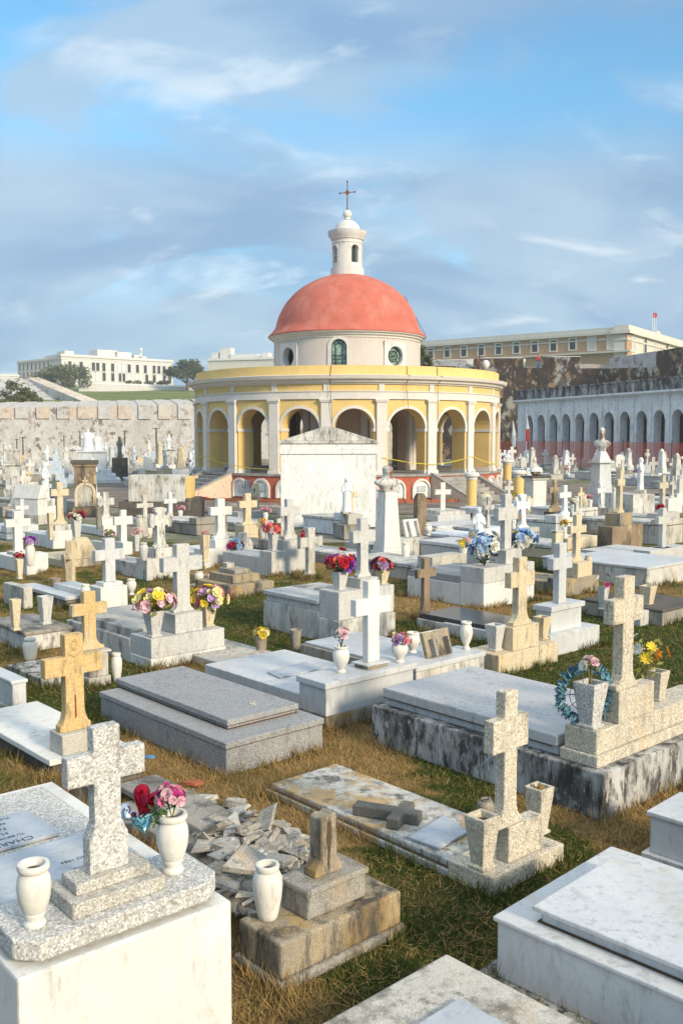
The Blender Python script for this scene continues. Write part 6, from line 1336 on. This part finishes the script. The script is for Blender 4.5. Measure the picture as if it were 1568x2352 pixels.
# dark lamp posts before the left bastion
for i, (px, pt, pf, lb) in enumerate(((360, 982, 1085, 'tallest dark lamp post, left of the chapel'), (287, 988, 1066, 'dark lamp post second from the chapel on the left'), (185, 990, 1062, 'thin dark lamp post behind the stepped angel monument'), (148, 1000, 1062, 'dark lamp post left of the angel monument'), (54, 1003, 1072, 'dark lamp post leaning slightly, second from the left edge'), (40, 1008, 1068, 'dark lamp post nearest the left edge'))):
    P = G(px, pf, 0); h = ZT(P, pt); r = empty('lamp_post', P, 0, lb, 'lamp post'); rw = .05+.006*h*2
    MB().lathe([(.16, 0), (.16, .2), (.10, .3), (.06, .9), (.05, h*.85), (.07, h*.87), (.05, h*.9), (.045, h)], 10).build('post', 'iron', r); MB().tube((-.3, 0, h-.08), (.3, 0, h-.08), .025, n=6).build('crossbar', 'iron', r)
# named monuments of the far left
def stepped(label, px, pf, steps, mat, top=None, az=15):
    P = G(px, pf, 0); r = empty('monument', P, radians(az), label, 'monument'); z = 0
    for w_, h_ in steps: MB().box(-w_/2, w_/2, -w_/2, w_/2, z, z+h_).build('step', mat, r, .015); z += h_
    OCC.append((P, steps[0][0]/2+.2, steps[0][0]/2+.2, *uv(az))); return r, P, z
def fig(r, z, H, mat, dx=0, sc=1.0, rz=0):
    o = statue_mb(H, w=sc).build('figure', mat, r, smooth=True, loc=(dx, 0, z), rz=rz); rm = o.modifiers.new('r', 'REMESH'); rm.mode = 'VOXEL'; rm.voxel_size = H*.014; rm.use_smooth_shade = True
r, P, z = stepped('wide stepped gray monument with a seated angel pair before the left bastion', 212, 1108, ((3.2, .25), (2.7, .25), (2.2, .3), (1.6, 1.0), (1.8, .1)), 'plaster_statue'); fig(r, z, 1.3, 'plaster_statue', -.2, 1.9); fig(r, z, 1.0, 'plaster_statue', .35, 1.7, .5)
r, P, z = stepped('dark block monument with a slim gray figure left of the tallest lamp post', 276, 1102, ((.95, 1.4),), 'dark_stone'); fig(r, z, 1.35, 'dark_concrete', 0, .8)
r, P, z = stepped('white pedestal with a small statue under a dark cornice, left of the chapel', 388, 1075, ((1.0, 1.55), (1.3, .1)), 'white_worn'); fig(r, z, 1.2, 'plaster_statue')
r, P, z = stepped('white statue on a pale block at the left flank of the chapel', 449, 1085, ((1.0, 1.55),), 'plaster_statue'); fig(r, z, 1.25, 'plaster_statue', 0, 1.1, 1)
r, P, z = stepped('blue gray stepped monument with a short spire at the left', 130, 1120, ((1.1, .45), (.85, .55), (.6, .45), (.3, .35)), 'blue_paint'); MB().lathe([(.12, 0), (.05, .25), (.01, .4)], 8).build('spire', 'blue_paint', r, loc=(0, 0, z))
r, P, z = stepped('white pillar tomb at the left edge with a cornice', 32, 1160, ((.7, .7), (.55, .9), (.7, .08), (.5, .5), (.56, .08)), 'white_worn')
r, P, z = stepped('white canopy tomb with a pitched dark edged top, far left', 176, 1086, ((1.1, .5), (.9, 1.2), (1.2, .1)), 'white_worn'); MB().box(-.55, .55, -.55, .55, 0, .25, .4).build('roof', WW, r, loc=(0, 0, z))
tomb('flat blue painted headstone left of the chapel steps', (345, 1078, 0), 342, 364, [(0, .35, 'blue_paint', 'base'), (.05, 1.5, 'blue_paint', 'headstone')], az=5, L=.4, bev=.02)
tomb('large plain white tomb platform left of the black based wall', (300, 1120, 0), 232, 330, [(0, .35, WW, 'body'), (-.04, .45, WM, 'slab')], az=20, L=3.0, bev=.01)
for px, pf, lb, mt_ in ((1322, 1052, 'round topped pale headstone with two small red crosses before the arcade', 'plaster_statue'), (1295, 1052, 'round topped white headstone left of the red crosses stone', WP)):
    P = G(px, pf, 0); k = fwd(P)/F; r = empty('headstone', P, radians(10), lb, 'headstone'); w_ = 14*k; hh = ZT(P, 1004)
    MB().prism([(-w_, 0), (w_, 0)]+[(w_*cos(a), hh-w_+w_*sin(a)) for a in [pi*i/14 for i in range(15)]], -.15, .15).build('stone', mt_, r, .02)
    if mt_ != WP:
        for s in (-.35, .05): MB().box(s*w_, s*w_+.22*w_, -.19, -.151, hh*.62, hh*.78).box(s*w_+.07*w_, s*w_+.15*w_, -.193, -.151, hh*.56, hh*.84).build('red_cross', 'base_red', r)
# ================================================================ filler rows
rr = random.Random(77)
FZ = {}
COUNT = 0
def zone(P): return 'left of the chapel' if P.x < RC.x else 'right of the chapel'
def filler(P, far, az):
    global COUNT
    W_ = rr.uniform(.85, 1.2); L_ = rr.uniform(1.7, 2.4); u, v = uv(az); h = rr.choice((.18, .25, .3, .42, .5))
    mat = rr.choice((WP, WW, WW, WM, CP, CP, GM, PG, CO, CO, BG, 'plaster_statue')); mb = MB()
    if not free(P+u*W_/2+v*L_/2, max(W_, L_)*.42): return
    OCC.append((P+u*W_/2+v*L_/2, W_/2, L_/2, u, v)); COUNT += 1
    colr = {WP: 'white', WW: 'weathered white', WM: 'white marble', CP: 'pale concrete', GM: 'gray marble', PG: 'pale granite', CO: 'gray concrete', 'plaster_statue': 'gray white', BG: 'beige'}[mat]
    zn = zone(P); rown = 'in the far rows ' if far else 'in the middle rows '
    root = empty('tomb', P, radians(az), 'low %s slab tomb %s%s' % (colr, rown, zn), 'tomb', 'low tombs %s' % zn)
    MB().box(0, W_, 0, L_, 0, h).build('body', mat, root, 0 if far else .01); MB().box(-.03, W_+.03, .4, L_+.03, h, h+.07).build('slab', rr.choice((mat, WM, WW)), root, 0 if far else .006)
    if not far: MB().box(-.004, W_+.004, -.004, L_+.004, h-.012, h-.001).box(.02, W_-.02, .385, .40, h, h+.075).build('joint_shade', 'soil', root)  # joints with the shade below the slab painted in as dark strips
    hb_ = h+rr.uniform(.08, .3); MB().box(0, W_, 0, .38, h+.002, hb_).build('head_block', mat, root, 0 if far else .01)
    q = rr.random()*(1 if far else .62) if rr.random() < .55 or far else .9999
    Pc_ = P+u*W_*rr.uniform(.4, .6)+v*.19; Pc_.z = hb_
    k = fwd(Pc_)/F; mt2 = rr.choice((WP, WW, WW, PG, BG, WM, 'plaster_statue', CP)); cn = {WP: 'white', WW: 'weathered white', PG: 'pale granite', BG: 'beige', WM: 'white marble', 'plaster_statue': 'gray white', CP: 'pale concrete'}[mt2]
    if q == .9999: pass
    elif q < .62:
        H_ = rr.uniform(.7, 1.25) if far else rr.uniform(.55, .95); S_ = H_*rr.uniform(.5, .65); st = rr.choice((0, 0, 0, 1, 2)); T_ = S_*rr.uniform(.26, .34)
        o = MB().prism(cross_poly(H_, S_, T_, H_*.66, T_, rr.choice((0, S_*.36)), H_*.14, st), -T_*.3, T_*.3).build('stone_cross', mt2, None, 0 if far else .008, loc=Pc_, rz=radians(az)); o.rotation_euler[0] = rr.gauss(0, .025); o.rotation_euler[1] = rr.gauss(0, .03)
        tag(o, 'small %s cross %s%s' % (cn, rown, zn), 'cross', 'small crosses %s' % zn)
    elif q < .74:
        r_ = empty('statue', Pc_, radians(az+rr.uniform(-40, 40)), 'small pale robed statue %s%s' % (rown, zn), 'statue', 'small statues %s' % zn); Hs = rr.uniform(.8, 1.4)
        MB().box(-.2, .2, -.17, .17, 0, .15).build('pedestal', mt2, r_); mbs = statue_mb(Hs); mbs.build('figure', 'plaster_statue', r_, smooth=True, loc=(0, 0, .15))
    elif q < .86:
        w3 = rr.uniform(.3, .42); hh = rr.uniform(.5, .9); o = MB().prism([(-w3, 0), (w3, 0), (w3, hh*.7)]+[(w3*cos(a), hh*.7+hh*.3*sin(a)) for a in [pi*i/8 for i in range(1, 8)]]+[(-w3, hh*.7)], -.07, .07).build('headstone', mt2, None, 0 if far else .01, loc=Pc_, rz=radians(az))
        tag(o, 'small round topped %s headstone %s%s' % (cn, rown, zn), 'headstone', 'small headstones %s' % zn)
    else:
        hh = rr.uniform(.9, 1.5); o = MB().box(-.24, .24, -.24, .24, 0, hh*.25).box(-.18, .18, -.18, .18, hh*.25, hh*.92, .05).box(-.17, .17, -.17, .17, hh*.92, hh*.97).lathe([(.12, hh*.97), (.14, hh*1.03), (.03, hh*1.12)], 8).build('obelisk', mt2, None, loc=Pc_, rz=radians(az)); tag(o, 'small %s pillar monument %s%s' % (cn, rown, zn), 'monument', 'small monuments %s' % zn)
    if rr.random() < .42:
        Pv = P+u*W_*rr.choice((.14, .86))+v*.19; Pv.z = hb_; col = rr.choice((['red', 'deepred'], ['white', 'paleyellow'], ['yellow', 'orange'], ['pink', 'palepink'], ['purple', 'lilac']))
        cnm = {'red': 'red', 'white': 'white', 'yellow': 'yellow', 'pink': 'pink', 'purple': 'purple'}[col[0]]
        o = MB().lathe([(.05, 0), (.06, .03), (.08, .2), (.06, .24)], 10).build('vase', 'urn_white', None, loc=Pv); tag(o, 'small pale flower vase %s%s' % (rown, zn), 'vase', 'small vases %s' % zn)
        bouquet('small %s flowers in a vase %s%s' % (cnm, rown, zn), Pv+Vector((0, 0, .24)), .13/(fwd(Pv)/F), col, 7, 'leaf_green', 0, .5, .7, COUNT, group='small flower bunches %s' % zn, nl=12)
def view(P, m=40): 
    x = 784+F*P.x/fwd(P); return -m < x < 1568+m
def in_path(P):
    d = (P-Vector((RC.x, RC.y, 0))).length
    if d < 16.2: return True
    if P.x < -12 and abs(P.y-(41.5+(P.x+13)*.07)) < 2.6: return True
    return P.x > 13 and abs(P.y-(46.8-(P.x-13)*.12)) < 3.2
u, v = uv(AZ)
for i in range(-30, 45):
    for j in range(-10, 40):
        P = Vector((0, 20, 0))+u*(i*1.5+rr.uniform(-.12, .12))+v*(j*2.5+rr.uniform(-.2, .2))
        if P.y < 17.5 or P.y > 36.5 or not view(P, 20) or in_path(P+v): continue
        if not free(P+u*.6+v*1.0, .7): continue
        filler(P, P.y > 30, AZ+rr.uniform(-2, 2))
for j in range(28):
    y = 38.5+j*2.2
    for i in range(-40, 41):
        P = Vector((i*2.25+(j % 2)*1.1+rr.uniform(-.3, .3), y+rr.uniform(-.3, .3), 0))
        if not view(P, 10) or in_path(P) or y > 101: continue
        if P.x > 12 and (P-A0).dot(Vector((-dA.y, dA.x, 0))) > -4.5: continue
        c = P.x/P.y*F+784
        if y > 56 and 470 < c < 1120: continue
        if rr.random() < .12: continue
        filler(P, True, rr.choice((AZ, 12, 20, 30))+rr.uniform(-4, 4))
print('FILLERS', COUNT)
# ================================================================ grass
def blades(name, N, ymin, ymax, hmin, hmax, wd, lie, mat, seed):
    R = np.random.default_rng(seed); y = ymin*(ymax/ymin)**R.random(N); x = (R.random(N)-.5)*2*(.40*y+.6)
    a = R.random(N)*2*np.pi; h = hmin+(hmax-hmin)*R.random(N)**2; cl_ = .5+.5*np.sin(x*5.1+2*np.sin(y*3.3))*np.sin(y*4.7+2*np.sin(x*2.1)); h = h*(.45+.9*cl_)
    sc_ = np.clip(y/7, 1, 2.2); w_ = wd*sc_; ll = lie*h*(.5+R.random(N))
    bx, by = np.cos(a)*w_/2, np.sin(a)*w_/2; b = R.random(N)*2*np.pi; dx, dy = np.cos(b)*ll, np.sin(b)*ll
    hz_ = h if lie < 2 else h*.25+.012
    V = np.empty((N, 3, 3)); z0_ = 0 if lie < 2 else R.random(N)*.03
    V[:, 0] = np.stack([x-bx, y-by, np.zeros(N)+z0_], 1); V[:, 1] = np.stack([x+bx, y+by, np.zeros(N)+z0_], 1); V[:, 2] = np.stack([x+dx, y+dy, hz_+z0_], 1)
    me = bpy.data.meshes.new(name); me.vertices.add(N*3); me.vertices.foreach_set('co', V.reshape(-1)); me.loops.add(N*3); me.loops.foreach_set('vertex_index', np.arange(N*3, dtype=np.int32))
    me.polygons.add(N); me.polygons.foreach_set('loop_start', np.arange(0, N*3, 3, dtype=np.int32)); me.update(calc_edges=True); me.materials.append(MATS[mat])
    o = bpy.data.objects.new(name, me); COL.objects.link(o); tag(o, 'short green and straw coloured grass between the tombs', 'grass', None, 'stuff'); return o
blades('grass', 260000, 3.6, 24, .015, .075, .006, .7, 'grass_blade', 1)
q = blades('dry_grass', 45000, 3.6, 18, .02, .06, .005, 2.4, 'straw', 2); q['label'] = 'dry straw strands lying on the ground between the tombs'
def tufts(N, seed):
    R = random.Random(seed); mb = MB()
    near = [o_ for o_ in OCC if o_[0].y < 20]
    for _ in range(N):
        C, a, b, u_, v_ = R.choice(near); s_ = R.choice((-1, 1))
        if R.random() < .5: p = C+u_*(a-.12)*s_+v_*R.uniform(-b, b)
        else: p = C+v_*(b-.12)*s_+u_*R.uniform(-a, a)
        dens = sin(p.x*3.1+2*sin(p.y*2.3))*sin(p.y*2.9+2*sin(p.x*1.7))
        if dens < -.1: continue
        for _k in range(9):
            q_ = p+Vector((R.gauss(0, .035), R.gauss(0, .035), 0)); an = R.random()*6.28; w_ = .004*max(1, p.y/7); h_ = R.uniform(.05, .15); le = R.uniform(.02, .10); bn_ = R.random()*6.28
            mb.add([(q_.x-cos(an)*w_, q_.y-sin(an)*w_, 0), (q_.x+cos(an)*w_, q_.y+sin(an)*w_, 0), (q_.x+cos(bn_)*le, q_.y+sin(bn_)*le, h_)], [(0, 1, 2)])
    tag(mb.build('grass_tufts', 'grass_blade', None), 'longer weeds growing along the feet of the tombs', 'weeds', None, 'stuff')
tufts(5200, 4)
# small litter
for lb, px, py, mt_, s_ in (('crumpled bright blue plastic scrap on the dry grass', 345, 1740, 'plastic_blue', .05), ('red brick fragment on the straw beyond the rubble tomb', 448, 1800, 'brick_red', .08), ('white crumpled paper scrap beside the mossy block', 345, 1797, 'cloth_white', .055), ('small pale pebble on the dry ground left of the mossy slab', 700, 1800, 'white_worn', .035)):
    o = bpy.data.objects.new('litter', shards[1]); me = shards[1].copy(); me.materials.clear(); me.materials.append(MATS[mt_]); o.data = me; COL.objects.link(o); o.location = G(px, py, .02); o.scale = (s_, s_, s_); tag(o, lb, 'litter')
# ================================================================ air
hz_ = MB().box(-330, 330, -25, 460, -3, 62).build('haze', 'soil'); hz_.data.materials.clear(); tag(hz_, 'thin pale haze over the cemetery and the hill', 'haze', None, 'stuff')
m = bpy.data.materials.new('haze'); m.use_nodes = True; m.node_tree.nodes.clear(); pv = m.node_tree.nodes.new('ShaderNodeVolumePrincipled'); oo = m.node_tree.nodes.new('ShaderNodeOutputMaterial')
pv.inputs['Color'].default_value = (.86, .90, .95, 1); pv.inputs['Density'].default_value = .00065; m.node_tree.links.new(pv.outputs[0], oo.inputs['Volume']); hz_.data.materials.append(m)
SC.cycles.volume_bounces = 0
